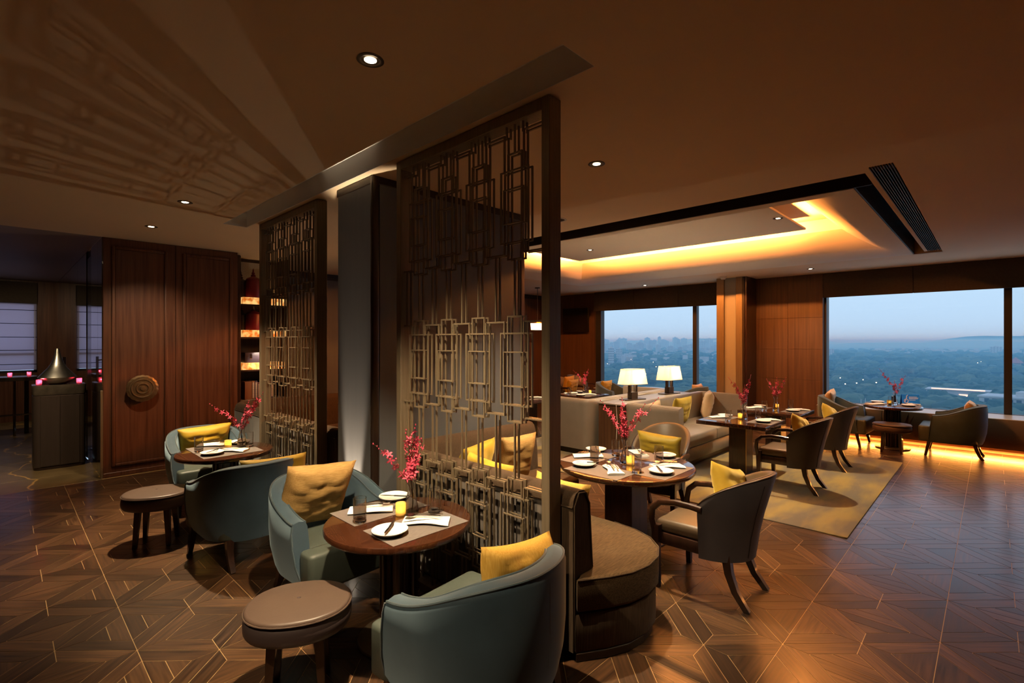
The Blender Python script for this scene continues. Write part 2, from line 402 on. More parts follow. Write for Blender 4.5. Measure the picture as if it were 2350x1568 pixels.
items.sort(key=lambda t: t[0])
rest = newp()
for i, (d, Q, a) in enumerate(items):
    tone = random.betavariate(2, 2.2)
    if i < 296:
        mb = newp(); plank(mb, Q, 0, .0035, a, tone); mb.build('plank', m_floor, floor, 0)
    else: plank(rest, Q, 0, .0035, a, tone)
o = rest.build('planks', m_floor, floor, 0); o['kind'] = 'stuff'
lobby = struct(MB().box(-2.6, .85, 7.65, 14.5, -.10, -.004).build('floor', m_joint, sm=0))
# veins of the marble
t_ = m_marble.node_tree; vo = t_.nodes.new('ShaderNodeTexWave'); vo.wave_type = 'BANDS'; vo.inputs['Scale'].default_value = .55; vo.inputs['Distortion'].default_value = 9
vo.inputs['Detail'].default_value = 4; vo.inputs['Detail Scale'].default_value = 1.6
cr = t_.nodes.new('ShaderNodeValToRGB'); cr.color_ramp.elements[0].position = .986; cr.color_ramp.elements[0].color = (0, 0, 0, 1); cr.color_ramp.elements[1].position = 1.0
cr.color_ramp.elements[1].color = (1, 1, 1, 1); t_.links.new(vo.outputs['Fac'], cr.inputs[0])
cc = t_.nodes.new('ShaderNodeTexCoord'); t_.links.new(cc.outputs['Object'], vo.inputs['Vector'])
b_ = t_.nodes['Principled BSDF']; old = b_.inputs['Base Color'].links[0].from_socket; mx = t_.nodes.new('ShaderNodeMix'); mx.data_type = 'RGBA'
t_.links.new(cr.outputs[0], mx.inputs['Factor']); t_.links.new(old, mx.inputs['A']); mx.inputs['B'].default_value = (.42, .24, .06, 1); t_.links.new(mx.outputs['Result'], b_.inputs['Base Color'])
for ix in range(4):
    for iy in range(11):
        x1 = .85-ix*.86; y0 = 7.65+iy*.62
        MB().box(x1-.857, x1, y0+.003, y0+.617, -.012, .0, .0015).build('marble_tile', m_marble, lobby, 0)

# ------------------------------------------------------------------ ceiling
c = MB()
for (x0, x1, y0, y1) in [(-2.6, 1.66, -3, 7.72), (.85, 1.66, 7.72, 9.1), (1.66, 1.90, -3, 1.31), (1.66, 1.90, 5.93, 9.1), (1.90, 4.38, -3, 9.1),
                         (4.38, 9.22, -3, .50), (4.38, 9.22, 6.75, 9.1), (9.22, 11.2, -3, 9.1)]:
    c.box(x0, x1, y0, y1, H, H+.06)
ceiling = struct(c.build('ceiling', m_ceil, sm=0))
struct(MB().box(-2.6, .85, 7.72, 14.5, H, H+.06).build('ceiling', m_ceil2, sm=0))
c = MB()   # recessed slot over the screens
c.box(1.64, 1.663, 1.29, 5.95, H+.0005, 3.10); c.box(1.897, 1.92, 1.29, 5.95, H+.0005, 3.10); c.box(1.663, 1.897, 1.29, 1.313, H+.0005, 3.10); c.box(1.663, 1.897, 5.927, 5.95, H+.0005, 3.10)
c.box(1.64, 1.92, 1.29, 5.95, 3.085, 3.12)
c.build('slot_recess', m_slot, ceiling, 0)
# coffer: slot ring, curved cove, lid and raft
c = MB()
c.box(4.38, 4.60, .50, 6.75, 2.936, 2.99); c.box(4.36, 4.383, .503, 6.75, H+.0005, 2.99); c.box(4.36, 9.22, .48, .503, H+.0005, 2.99)
c.box(4.60, 9.22, .66, .70, 2.936, 2.99); c.box(9.20, 9.24, .48, .84, H, 3.2)
c.build('coffer_ledge', m_ceil, ceiling, 0)
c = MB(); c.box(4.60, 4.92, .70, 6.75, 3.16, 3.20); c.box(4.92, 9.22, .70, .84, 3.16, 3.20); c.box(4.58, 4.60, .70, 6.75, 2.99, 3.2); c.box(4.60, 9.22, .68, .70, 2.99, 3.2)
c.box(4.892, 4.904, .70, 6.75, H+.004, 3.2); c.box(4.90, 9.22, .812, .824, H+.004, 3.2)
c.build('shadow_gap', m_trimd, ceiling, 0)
R = []; R2 = []
for k in range(15):
    u = k/14; dx, dy, z = .90*u, .70*u, H+.34*u**1.8
    R.append([(4.92+dx, .84+dy, z), (9.22-dx, .84+dy, z), (9.22-dx, 6.75-dy, z), (4.92+dx, 6.75-dy, z)])
R2 = [[(p[0]*.999+.006, p[1]*.999+.003, p[2]+.02) for p in r] for r in R]
c = MB(); c.rings(R, True, False, False)
c.box(4.905, 4.92, .825, 6.75, H, 3.2); c.box(4.92, 9.22, .825, .84, H, 3.2)
o = c.build('curved_cove', m_cove, ceiling, 30)
c = MB(); c.box(5.80, 8.34, 1.52, 6.07, 3.43, 3.46); c.box(5.80, 5.82, 1.52, 6.07, 3.253, 3.43); c.box(8.32, 8.34, 1.52, 6.07, 3.253, 3.43)
c.box(5.82, 8.32, 1.52, 1.54, 3.253, 3.43); c.box(5.82, 8.32, 6.05, 6.07, 3.253, 3.43)
c.build('cove_lid', m_cove, ceiling, 0)
MB().box(6.15, 7.95, 1.90, 5.85, 3.235, 3.265, .004).build('floating_raft', m_cove, ceiling, 0)
g = MB().box(4.42, 9.10, .50, .66, 2.985, 2.99).build('air_grille', m_trimd, ceiling, 0)
for k in range(9):
    y = .515+k*.0165; MB().box(4.44, 9.05, y, y+.006, 2.918, 2.975).build('slat', m_bronzed, g, 0)

struct(MB().box(-2.7, 11.3, -3.1, 14.6, 3.6, 3.7).build('roof', m_trimd, sm=0))  # unseen cap added above the ceilings to keep sky light out
# ------------------------------------------------------------------ walls
def W_(name, boxes, m, kids_=()):
    b = MB()
    for q_ in boxes: b.box(*q_)
    o = struct(b.build(name, m, sm=0)); return o
wall_near = W_('wall_near', [(-2.7, -2.6, -3.1, 14.6, -.1, 3.6)], m_wood)
wall_front = W_('wall_front', [(-2.6, 11.3, -3.1, -3.0, -.1, 3.6)], m_wood)
# window wall at the right
XW = 10.62; XG = 10.76
wall_right = W_('wall_right', [(XW, 11.1, 2.26, 4.02, 0, 3.6), (XW+.18, 11.1, 7.36, 9.1, 0, 3.6), (XW+.05, 11.1, -3, 2.26, 2.55, 3.6), (XW+.15, 11.1, 4.02, 7.36, 2.55, 3.6),
                               (XW, 11.1, -3, 2.26, -.1, .50), (XW+.15, 11.1, 4.02, 7.36, -.1, .45)], m_wood2)
# wood veneer panels with fine joints
def panel(parent, box, m, name='panel', b=.002):
    return MB().box(*box, b).build(name, m, parent, 0)
for (y0, y1) in [(2.262, 2.84), (2.845, 3.42)]:
    for (z0, z1) in [(.0, .92), (.924, 1.50), (1.504, 2.10), (2.104, H-.002)]:
        panel(wall_right, (XW-.012, XW-.001, y0, y1, z0, z1), m_wood2, 'veneer_panel', .001)
for (y0, y1) in [(7.362, 7.92), (7.924, 8.48), (8.484, 8.94)]:
    panel(wall_right, (XW+.168, XW+.179, y0, y1, 0.0, H-.002), m_wood2, 'veneer_panel', .001)
# pilaster between two bronze fins
pil = W_('trim_1', [(10.08, XW-.02, 3.60, 3.86, 0, H)], m_pilast)
MB().box(10.03, XW-.02, 3.845, 3.99, 0, H, .004).build('bronze_fin', m_brass if 0 else m_bronze, pil, 0)
MB().box(10.03, XW-.02, 3.49, 3.615, 0, H, .004).build('bronze_fin', m_bronze, pil, 0)
MB().box(10.04, 10.10, 3.455, 3.488, 0, H, .002).build('dark_reveal', m_trimd, pil, 0)
MB().box(10.06, XW-.02, 3.42, 3.487, 0, H, .002).build('dark_return', m_dark, pil, 0)
# windows
def window(name, xg, y0, y1, z0, z1, mull, fr=.05):
    w = struct(thing(name, '', '')); del w['category']; del w['label']
    f = MB()
    f.box(xg-.03, xg+.06, y0, y1, z0, z0+fr); f.box(xg-.03, xg+.06, y0, y1, z1-fr*.5, z1); f.box(xg-.03, xg+.06, y0, y0+fr, z0, z1); f.box(xg-.03, xg+.06, y1-fr, y1, z0, z1)
    f.build('frame', m_frame, w, 0)
    ys = [y0+fr]+[v for m in mull for v in m]+[y1-fr]
    for m in mull: MB().box(xg-.05, xg+.08, m[0], m[1], z0+fr, z1-fr*.5, .004).build('mullion', m_frame, w, 0)
    for k in range(0, len(ys), 2):
        MB().add([(xg, ys[k], z0+fr), (xg, ys[k+1], z0+fr), (xg, ys[k+1], z1-fr*.5), (xg, ys[k], z1-fr*.5)], [(0, 1, 2, 3)]).build('pane', m_pane, w, 0)
    return w
w1 = window('window_1', 10.90, 4.02, 7.36, .45, 2.56, [(4.76, 4.85)], .05)
w2 = window('window_2', XG, -3.0, 2.26, .50, 2.56, [(-.215, -.125), (-2.6, -2.5)], .035)
MB().box(10.70, 10.86, 7.20, 7.36, .45, 2.55, .004).build('frame_jamb', m_frame, w1, 0)
MB().box(10.60, 10.87, 4.0, 7.36, .44, .47, .004).build('sill', m_sill, w1, 0)
MB().box(10.64, XG-.03, -3.0, 2.26, .512, .530, .004).build('sill', m_sill, w2, 0)
# fabric valance boxes above the windows
v = struct(MB().box(10.70, 10.74, 4.02, 7.40, 2.44, H-.002).build('trim_2', m_val, sm=0))
for (y0, y1) in [(4.03, 5.12), (5.125, 6.24), (6.245, 7.39)]: panel(v, (10.675, 10.70, y0, y1, 2.43, H-.004), m_val, 'valance_panel', .004)
v = struct(MB().box(10.63, 10.70, -3, 2.26, 2.47, H-.002).build('trim_3', m_val, sm=0))
for (y0, y1) in [(-2.9, -1.47), (-1.465, -.36), (-.355, .95), (.955, 2.255)]: panel(v, (10.60, 10.63, y0, y1, 2.46, H-.004), m_val, 'valance_panel', .004)
# bench under the window
be = thing('window_bench', 'long low brown leather bench box under the wide right window, glowing along its foot', 'bench', (0, 0, 0))
MB().box(10.07, 10.63, -2.98, 2.24, .09, .515).build('body', m_bench, be, 0)
MB().box(10.20, 10.60, -2.98, 2.24, .0, .09).build('toe_kick', m_ceil, be, 0)
for (y0, y1) in [(-2.98, -1.3), (-1.296, .10), (.104, 1.3), (1.304, 2.24)]: MB().box(10.045, 10.07, y0, y1, .092, .525, .006, 2).build('front_panel', m_bench, be)
MB().box(10.05, 10.66, -2.98, 2.24, .516, .532, .004).build('top_ledge', m_sill, be, 0)

# back wall, centre wall block, door wall
wall_back = W_('wall_back', [(2.30, 11.1, 9.0, 9.1, 0, 3.6)], m_wood2)
for k in range(9):
    x = 2.95+k*.86; panel(wall_back, (x+.002, min(x+.858, 10.78), 8.97, 9.0, 0.0, 2.80), m_wood2 if x > 6 else m_gray, 'wall_panel', .002)
MB().box(2.95, 10.78, 8.965, 9.0, 2.80, H, .002).build('cornice', m_trimd, wall_back, 0)
wall_center = W_('wall_center', [(1.98, 3.62, 3.385, 3.92, 0, H-.002)], m_trimd)
panel(wall_center, (1.962, 1.98, 3.40, 3.925, 0, H-.06), m_gray, 'side_panel', .003)
for (x0, x1) in [(2.02, 2.56), (2.564, 3.09), (3.094, 3.60)]: panel(wall_center, (x0, x1, 3.367, 3.385, 0, H-.06), m_gray, 'face_panel', .003)
MB().box(1.955, 2.015, 3.36, 3.40, 0, H-.002, .012, 3).build('corner_post', m_trimd, wall_center)
MB().box(1.958, 3.62, 3.362, 3.94, H-.06, H-.002, .003).build('cornice', m_trimd, wall_center, 0)
MB().box(3.60, 3.65, 3.36, 3.94, 0, H-.002, .004).build('end_post', m_wood2, wall_center, 0)
wall_left = W_('wall_left', [(.87, 2.345, 7.72, 8.24, 0, H), (.87, 2.38, 8.26, 14.5, 0, 3.6)], m_dark)
for (y0, y1) in [(7.70, 8.05), (8.054, 8.7), (9.25, 10.4), (10.404, 11.6), (11.604, 12.8), (12.804, 14.4)]:
    panel(wall_left, (.85, .87, y0, y1, 0.0, H-.002), m_mirror, 'polished_panel', .002)
panel(wall_left, (.858, .87, 8.7, 9.25, 0.0, H-.1), m_tvb, 'black_doorway_sheet', .001)  # black sheet painted in for the dark of the doorway
MB().box(.835, .86, 7.68, 7.715, 0, 1.06, .003).build('corner_guard', m_bronze, wall_left, 0)
MB().box(2.345, 2.385, 7.705, 8.24, 0, H-.03, .004).build('edge_post', m_dark, wall_left, 0)
def door(name, x0, x1, px0, px1, pz0, pz1):
    d = struct(MB().box(x0, x1, 7.692, 7.72, .004, H-.004, .002).build(name, m_wood, sm=0))
    MB().box(px0, px1, 7.684, 7.692, pz0, pz1, .006).build('panel', m_wood, d, 0)
    for (a0, a1, b0, b1) in [(px0-.035, px0, pz0-.035, pz1+.035), (px1, px1+.035, pz0-.035, pz1+.035)]:
        MB().box(a0, a1, 7.672, 7.694, b0, b1, .010, 2).build('moulding', m_wood, d)
    for (b0, b1) in [(pz0-.035, pz0), (pz1, pz1+.035)]: MB().box(px0, px1, 7.672, 7.694, b0, b1, .010, 2).build('moulding', m_wood, d)
    MB().box(x0, x1, 7.680, 7.693, 0.004, .055, .003).build('kick_rail', m_wood, d, 0)
    return d
d1 = door('door_1', .862, 1.597, .975, 1.475, .16, 2.78); d2 = door('door_2', 1.602, 2.343, 1.715, 2.235, .16, 2.78)
g = MB()
sc = lambda a: 1+.035*abs(math.sin(9*a))
g.lathe([(0.001, .001), (.158, .001), (.162, .012), (.140, .020)], 108, f=sc, cap1=False)
g.lathe([(.140, .020), (.122, .022), (.116, .032), (.108, .032), (.102, .024), (.072, .026), (.066, .038), (.056, .038), (.050, .028), (.030, .030), (.024, .042), (.001, .046)], 54, cap0=False)
g.xf(Matrix.Rotation(PI/2, 4, 'X')); g.xf(Matrix.Translation((1.235, 7.63, 1.065)))
ph = g.build('pull_handle', m_gong, d1, 35); ph['label'] = 'round bronze gong-like pull with scalloped rim'
for a in (.08, -.08): MB().tube([(1.235+a, 7.632, 1.065), (1.235+a, 7.690, 1.065)], .012, 10).build('stand_off', m_bronzed, ph)
# lobby window with a blind
wl = W_('wall_lobby', [(-2.7, -1.6, 14.4, 14.6, 0, 3.6), (.54, 1.0, 14.4, 14.6, 0, 3.6), (-1.6, .54, 14.4, 14.6, 0, 1.0), (-1.6, .54, 14.4, 14.6, 2.46, 3.6)], m_wood)
panel(wl, (-1.6, .54, 14.36, 14.40, 2.44, 2.88), m_val, 'valance_panel', .004)
w3 = struct(thing('window_3', '', '')); del w3['category']; del w3['label']
f = MB(); f.box(-1.6, .54, 14.44, 14.52, 1.0, 1.05); f.box(-1.6, .54, 14.44, 14.52, 2.42, 2.46); f.box(-1.6, -1.55, 14.44, 14.52, 1.0, 2.46); f.box(.49, .54, 14.44, 14.52, 1.0, 2.46); f.box(-1.55, .49, 14.44, 14.52, 1.36, 1.41)
f.build('frame', m_frame, w3, 0)
MB().add([(-1.55, 14.48, 1.05), (.49, 14.48, 1.05), (.49, 14.48, 2.42), (-1.55, 14.48, 2.42)], [(0, 1, 2, 3)]).build('pane', m_pane, w3, 0)
m_blind = shade_mat('sheer_blind_fabric', (.70, .62, .72), .5, alpha=.34)
bl = thing('roman_blind', 'sheer roman blind with thin horizontal rods over the lobby window', 'blind', (0, 14.41, 0))
MB().box(-1.58, .53, -.003, .0, 1.06, 2.45).build('fabric', m_blind, bl, 0)
for z in (2.30, 2.02, 1.74, 1.47, 1.18): MB().tube([(-1.58, -.012, z), (.53, -.012, z)], .007, 6).build('rod', m_dark, bl)
MB().tube([(.50, -.02, 2.3), (.505, -.02, 1.7), (.495, -.02, 1.45), (.51, -.02, 1.38)], .004, 5).build('cord', m_napkin, bl)

# ------------------------------------------------------------------ lattice screens
def lattice_screen(y0, label):
    t = thing('lattice_screen', label, 'screen', (1.99, y0, 0))
    D = 1.40
    for a in (0, D-.055): MB().box(-.047, .047, a, a+.055, 0, H-.004, .003).build('post', m_bronze, t, 0)
    MB().box(-.047, .047, .055, D-.055, H-.065, H-.004, .003).build('top_rail', m_bronze, t, 0)
    MB().box(-.047, .047, .055, D-.055, 0, .05, .003).build('bottom_rail', m_bronze, t, 0)
    cache = {}
    def frame(hw, z0, z1, w):
        k = (hw, z0, z1, w)
        if k not in cache:
            b = MB(); d = .005
            b.box(-d, d, -hw, -hw+w, z0, z1); b.box(-d, d, hw-w, hw, z0, z1)
            b.box(-d*.9, d*.9, -hw+w, hw-w, z0, z0+w); b.box(-d*.9, d*.9, -hw+w, hw-w, z1-w, z1)
            cache[k] = b.mesh('lattice_frame', m_bronze, 0)
        return cache[k]
    def bar(y0_, y1_, z0, z1, x):
        k = ('bar', round(y1_-y0_, 4), round(z1-z0, 4))
        if k not in cache: cache[k] = MB().box(-.0055, .0055, 0, y1_-y0_, 0, z1-z0).mesh('lattice_bar', m_bronze, 0)
        put('lattice_bar', cache[k], t, (x, y0_, z0))
    ctr = [.722+(k-1.5)*.299 for k in range(4)]
    w = .0082; rows = [1.497-.901, 1.497, 1.497+.901]
    for x in (-.015, .017):
        for c_ in ctr:
            for zc in rows:
                put('lattice_frame', frame(.056, -.296, .296, w), t, (x, c_, zc))
                put('lattice_frame', frame(.108, -.204, .202, w), t, (x-.004, c_, zc))
                put('lattice_frame', frame(.077, -.099, .097, .0062), t, (x-.011, c_, zc))
                for s_ in (-1, 1):
                    for (za, zb) in ((.19, .262), (-.262, -.19)):
                        if zc > 2 and za > 0: zb = .40
                        bar(c_+s_*.074-w/2, c_+s_*.074+w/2, zc+za, zc+zb, x-.006)
            for (a, b) in ((.05, .300), (.892, 1.201), (1.793, 2.102), (2.694, H-.065)):
                bar(c_-w/2, c_+w/2, a, b, x)
            for s_ in (-1, 1): bar(c_+s_*.062-w/2, c_+s_*.062+w/2, 2.79, H-.065, x)
        edges = [.055]+[v for c_ in ctr for v in (c_-.074, c_+.074)]+[D-.055]
        for zl in (.334, .858, 1.235, 1.759, 2.136, 2.80):
            for k in range(0, len(edges), 2): bar(edges[k], edges[k+1], zl-w/2, zl+w/2, x)
        for k in range(3):
            m = (ctr[k]+ctr[k+1])/2
            for (a, b) in ((.05, .334), (.858, 1.235), (1.759, 2.136)): bar(m-w/2, m+w/2, a, b, x)
        for (a, b) in ((.858, 1.235), (1.759, 2.136)):
            for yy in (D-.10, D-.085): bar(yy-w/2, yy+w/2, a, b, x)
    return t
lattice_screen(1.618, 'tall bronze lattice screen standing in front of the curved brown banquette, the nearer of two')
lattice_screen(4.278, 'tall bronze lattice screen by the far bistro table, the one nearer the bookshelf')

# ------------------------------------------------------------------ cushions
PIL = {}
def pillow_mesh(w, h, t, m, seed, n=22, pinch=.09):
    rnd = random.Random(seed); off = Vector((rnd.random()*50, rnd.random()*50, 0)); b = MB()
    def P(i, j, sd):
        u, v = -1+2*i/n, -1+2*j/n
        x = w/2*u*(1-pinch*(1-v*v)*abs(u)); z = h/2*v*(1-pinch*(1-u*u)*abs(v))
        k = max(0, (1-u**4)*(1-v**4))**.55
        wr = noise.noise(Vector((u*1.8, v*4.2, sd*3))+off)*.20*k+noise.noise(Vector((u*5, v*2.2, sd))+off)*.10*k+abs(noise.noise(Vector((u*1.2, v*7, sd*2))+off))*-.16*k
        crn = .012*(abs(u)*abs(v))**6
        return (x, sd*(t/2*k*(1+wr))+crn*noise.noise(off), z)
    idx = {}
    for sd in (1, -1):
        for i in range(n+1):
            for j in range(n+1):
                if sd == -1 and (i in (0, n) or j in (0, n)): idx[i, j, -1] = idx[i, j, 1]; continue
                idx[i, j, sd] = len(b.v); b.v.append(P(i, j, sd))
        for i in range(n):
            for j in range(n):
                q = (idx[i, j, sd], idx[i+1, j, sd], idx[i+1, j+1, sd], idx[i, j+1, sd])
                b.f.append(q if sd == -1 else q[::-1])
    return b.mesh('pillow', m, 60)
def pillow(label, loc, w, h, t, m, rz=0, lean=.25, roll=0, group=None, seed=0):
    o = put('pillow', pillow_mesh(w, h, t, m, seed)); o.location = loc
    o.rotation_euler = (Matrix.Rotation(rz, 3, 'Z') @ Matrix.Rotation(-lean, 3, 'X') @ Matrix.Rotation(roll, 3, 'Y')).to_euler()
    return tag(o, label, 'cushion', group)
# pillow local frame: +y is its front; lean tips the top backwards (to -y is behind)

# ------------------------------------------------------------------ teal tub armchairs (face +y)
def tub_chair(label, loc, rz):
    t = thing('tub_armchair', label, 'chair', loc, rz, 'teal velvet tub chairs')
    N = 44; st = []
    A, B, Y1 = .355, .375, .03
    # plan: straight arm, half ellipse, straight arm
    for i in range(N+1):
        s_ = i/N
        if s_ < .16: y = .225+(Y1-.225)*(s_/.16); st.append((A, y, 1, 0, 1-s_/.16))
        elif s_ > .84: y = .225+(Y1-.225)*((1-s_)/.16); st.append((-A, y, -1, 0, 1-(1-s_)/.16))
        else:
            th = PI*(s_-.16)/.68; c_, q_ = math.cos(th), math.sin(th)
            nx, ny = c_/A, -q_/B; l = math.hypot(nx, ny)
            st.append((A*math.copysign(abs(c_)**.92, c_), Y1-B*abs(q_)**.92, nx/l, ny/l, 0))
    def hgt(y): k = min(1, max(0, (.225-y)/.57)); return .585+.16*(k*k*(3-2*k))
    R = []; P1 = []; P2 = []
    for (x, y, nx, ny, fr) in st:
        hh = hgt(y); prof = [(-.050, .20), (-.030, .25), (-.006, .36), (.004, .48), (.004, hh-.03), (-.004, hh-.008), (-.016, hh), (-.045, hh+.006), (-.074, hh),
                             (-.086, hh-.008), (-.095, hh-.03), (-.100, .45), (-.095, .30), (-.095, .20)]
        def W2(n_, z): return (x+nx*n_, y+ny*n_+fr*(hh-z)*.13, z)
        R.append([W2(*p) for p in prof]); P1.append(W2(-.006, hh-.003)); P2.append(W2(-.084, hh-.003))
    b = MB(); b.rings(R, True, True, True); b.build('shell', m_velvet, t, 50)
    def front(s_): # piping down the front edge of an arm
        x, y, nx, ny, fr = st[0 if s_ > 0 else -1]; hh = hgt(y)
        return [(x+nx*n_, y+ny*n_+(hh-z)*.13+.003, z) for n_, z in ((-.002, hh-.01), (.006, hh-.05), (.006, .45), (-.006, .34), (-.046, .21))]
    b = MB(); b.tube(P1, .0055, 6); b.tube(front(1), .005, 6); b.tube(front(-1), .005, 6); b.build('piping', m_pipe, t)
    MB().tube(P2, .0055, 6).build('inner_piping', m_pipe, t)
    b = MB(); b.tube([(0, Y1-B*1.0-.004+z*0+( .048 if zz < .3 else .012 if zz < .4 else .002), zz) for z, zz in ((0, .21), (0, .28), (0, .36), (0, .5), (0, .70))], .003, 5); b.build('back_seam', m_pipe, t)
    out = rrect(-.262, .262, -.24, .37, .06, 4)
    out = [(p[0]*(1.16 if p[1] > .26 else 1), p[1]) for p in out]
    MB().slab(rrect(-.262, .262, -.25, .27, .08, 4), .21, .425, .02, 3, .012).build('seat_deck', m_gleath, t)
    MB().slab(rrect(-.325, .325, .245, .385, .035, 4), .205, .43, .022, 3, .006).build('seat_front', m_gleath, t)
    for sx_ in (-1, 1):
        MB().tube([(sx_*.295, .26, .215), (sx_*.305, .285, .10), (sx_*.312, .305, 0)], lambda u: .023-.008*u, 4).build('leg', m_dark, t, 30)
        MB().tube([(sx_*.20, -.22, .215), (sx_*.205, -.235, .14), (sx_*.205, -.265, .06), (sx_*.205, -.305, 0)], lambda u: .024-.008*u, 4).build('leg', m_dark, t, 30)
    return t
tub = tub_chair('teal tub chair with its back to the camera at the nearest bistro table', (1.475, 1.60, 0), .10)
dup(tub, (1.515, 3.165, 0), PI+.06, 'teal tub chair facing the camera beyond the nearest bistro table, ochre cushion in it')
dup(tub, (1.345, 4.185, 0), .03, 'teal tub chair seen from behind, between two bistro tables on the aisle')
dup(tub, (1.48, 5.80, 0), PI, 'teal tub chair against the wooden doors with a bright mustard cushion')
dup(tub, (9.64, .395, 0), 0, 'teal tub chair with its back to the right, by the wide window bench')
dup(tub, (9.64, 1.77, 0), PI-.05, 'teal tub chair left of the window table, next to the wood panelled pier')
dup(tub, (9.42, 6.05, 0), PI, 'teal tub chair at the far window, seen behind the left table lamp')
dup(tub, (9.72, 4.40, 0), 0, 'teal tub chair at the far window, its rim showing above the taupe booth')

# ------------------------------------------------------------------ dining armchairs (face +y)
def armchair(label, loc, rz):
    t = thing('dining_armchair', label, 'chair', loc, rz, 'charcoal leather dining armchairs')
    N = 30; R = []; rim = []; lo = []
    for i in range(N+1):
        u = -1+2*i/N; th = u*math.radians(90); k = 1-abs(u)
        top = .615+.21*(1-abs(u)**2.2)**.9
        col = []
        for (z, off) in [(.27, 0), (.30, 0), (.42, 0), (.56, 0), (top-.02, 0), (top-.004, .006), (top, .018), (top-.004, .032), (top-.02, .040), (.56, .042), (.42, .042), (.30, .042), (.27, .042)]:
            f = max(0, (z-.27)/.55); bw = .245+.055*f**1.2; bd = .262+.125*f**1.4
            x = (bw-off)*math.sin(th); y = -.02-(bd-off)*math.cos(th)
            col.append((x, y, z))
        R.append(col); rim.append(col[5]); lo.append(col[0])
    b = MB(); b.rings(R, True, True, True); b.build('back_shell', m_cleath, t, 50)
    # lighter leather lining on the inside of the shell
    I = []
    for col in R:
        p = col[6:12]; c_ = Vector((0, .02, 0)); I.append([(q_[0]*.985, -.02+(q_[1]+.02)*.985, q_[2]+(.002 if i < 2 else 0)) for i, q_ in enumerate(p)])
    I = [[(q_[0], q_[1], q_[2]) for q_ in r] for r in I]
    MB().rings(I, False, False, False).build('lining', m_cinner, t, 50)
    MB().tube(rim, .004, 6).build('piping', m_trimd, t)
    for a in (.34, -.34):
        pts = []
        for z in (.29, .42, .56, .70, .765):
            f = (z-.27)/.55; pts.append(((.245+.055*f**1.2+.001)*math.sin(a), -.02-(.263+.125*f**1.4)*math.cos(a), z))
        MB().tube(pts, .0018, 5).build('seam', m_trimd, t)
    SO = [(.228, .275), (-.228, .275)]+[(-.228*math.cos(PI*k/12), -.00-.205*math.sin(PI*k/12)) for k in range(13)]
    MB().slab(SO, .365, .455, .03, 3, .012).build('seat', m_cinner, t)
    MB().slab([(p[0]*1.02, p[1]*(1.04 if p[1] > 0 else .93)) for p in SO], .285, .366, .008, 2).build('seat_frame', m_dark, t)
    for s_ in (-1, 1):
        MB().tube([(s_*.282, -.05, .590), (s_*.283, .02, .598), (s_*.285, .12, .60), (s_*.290, .22, .585), (s_*.288, .275, .535), (s_*.280, .285, .46), (s_*.262, .27, .36)],
                  lambda u: (.017, .021), 8, True).build('arm', m_dark, t)
        MB().tube([(s_*.255, .262, .42), (s_*.256, .262, .25), (s_*.252, .255, 0)], lambda u: .026-.010*u, 4).build('leg', m_dark, t, 30)
        MB().tube([(s_*.165, -.165, .31), (s_*.175, -.185, .20), (s_*.182, -.225, .10), (s_*.190, -.300, 0)], lambda u: .026-.010*u, 4).build('leg', m_dark, t, 30)
    return t
arm = armchair('charcoal leather dining armchair in front of the round table, back to the camera', (3.34, 1.37, 0), .02)
dup(arm, (4.36, 2.30, 0), PI/2+.10, 'brown dining armchair beyond the round table, facing it with an olive cushion')
dup(arm, (6.225, 1.635, 0), .0, 'charcoal dining armchair standing on the rug at the nearer square table')
dup(arm, (7.545, 1.62, 0), .0, 'charcoal dining armchair standing on the rug at the square table nearer the window')
dup(arm, (9.15, 7.00, 0), PI, 'dark dining armchair with yellow cushions in the far corner, just right of the screen post')
dup(arm, (9.95, 7.25, 0), PI, 'dark empty dining armchair by the far wood panel, left of the far window')

# ------------------------------------------------------------------ stools
def stool(label, loc, rz):
    t = thing('oval_stool', label, 'stool', loc, rz, 'oval leather stools')
    o = ell(.238, .205, 36, 2.2)
    MB().slab(o, .30, .412, .045, 4).build('seat', m_stools, t)
    MB().slab([(p[0]*.985, p[1]*.985) for p in o], .400, .425, .014, 3, .012).build('seat_top', m_stool, t)
    MB().tube([(p[0]*.992, p[1]*.992, .409) for p in o]+[(o[0][0]*.992, o[0][1]*.992, .409)], .004, 6).build('piping', m_stool, t)
    MB().lathe([(.001, 0), (.009, .001), (.010, .004), (.001, .007)], 10, (0, 0, .433)).build('button', m_stools, t)
    for k in range(4):
        a = PI/4+k*PI/2; c_, s_ = math.cos(a), math.sin(a)
        MB().tube([(c_*.14, s_*.12, .31), (c_*.165, s_*.145, .0)], lambda u: .021-.007*u, 4).build('leg', m_dark, t, 30)
    return t
st0 = stool('mocha leather oval stool in front of the nearest bistro table', (.985, 2.36, 0), -.55)
dup(st0, (.895, 4.93, 0), -.5, 'mocha leather oval stool beside the bistro table by the wooden doors')
dup(st0, (9.27, 1.08, 0), PI/2+.05, 'brown leather oval stool before the window table')

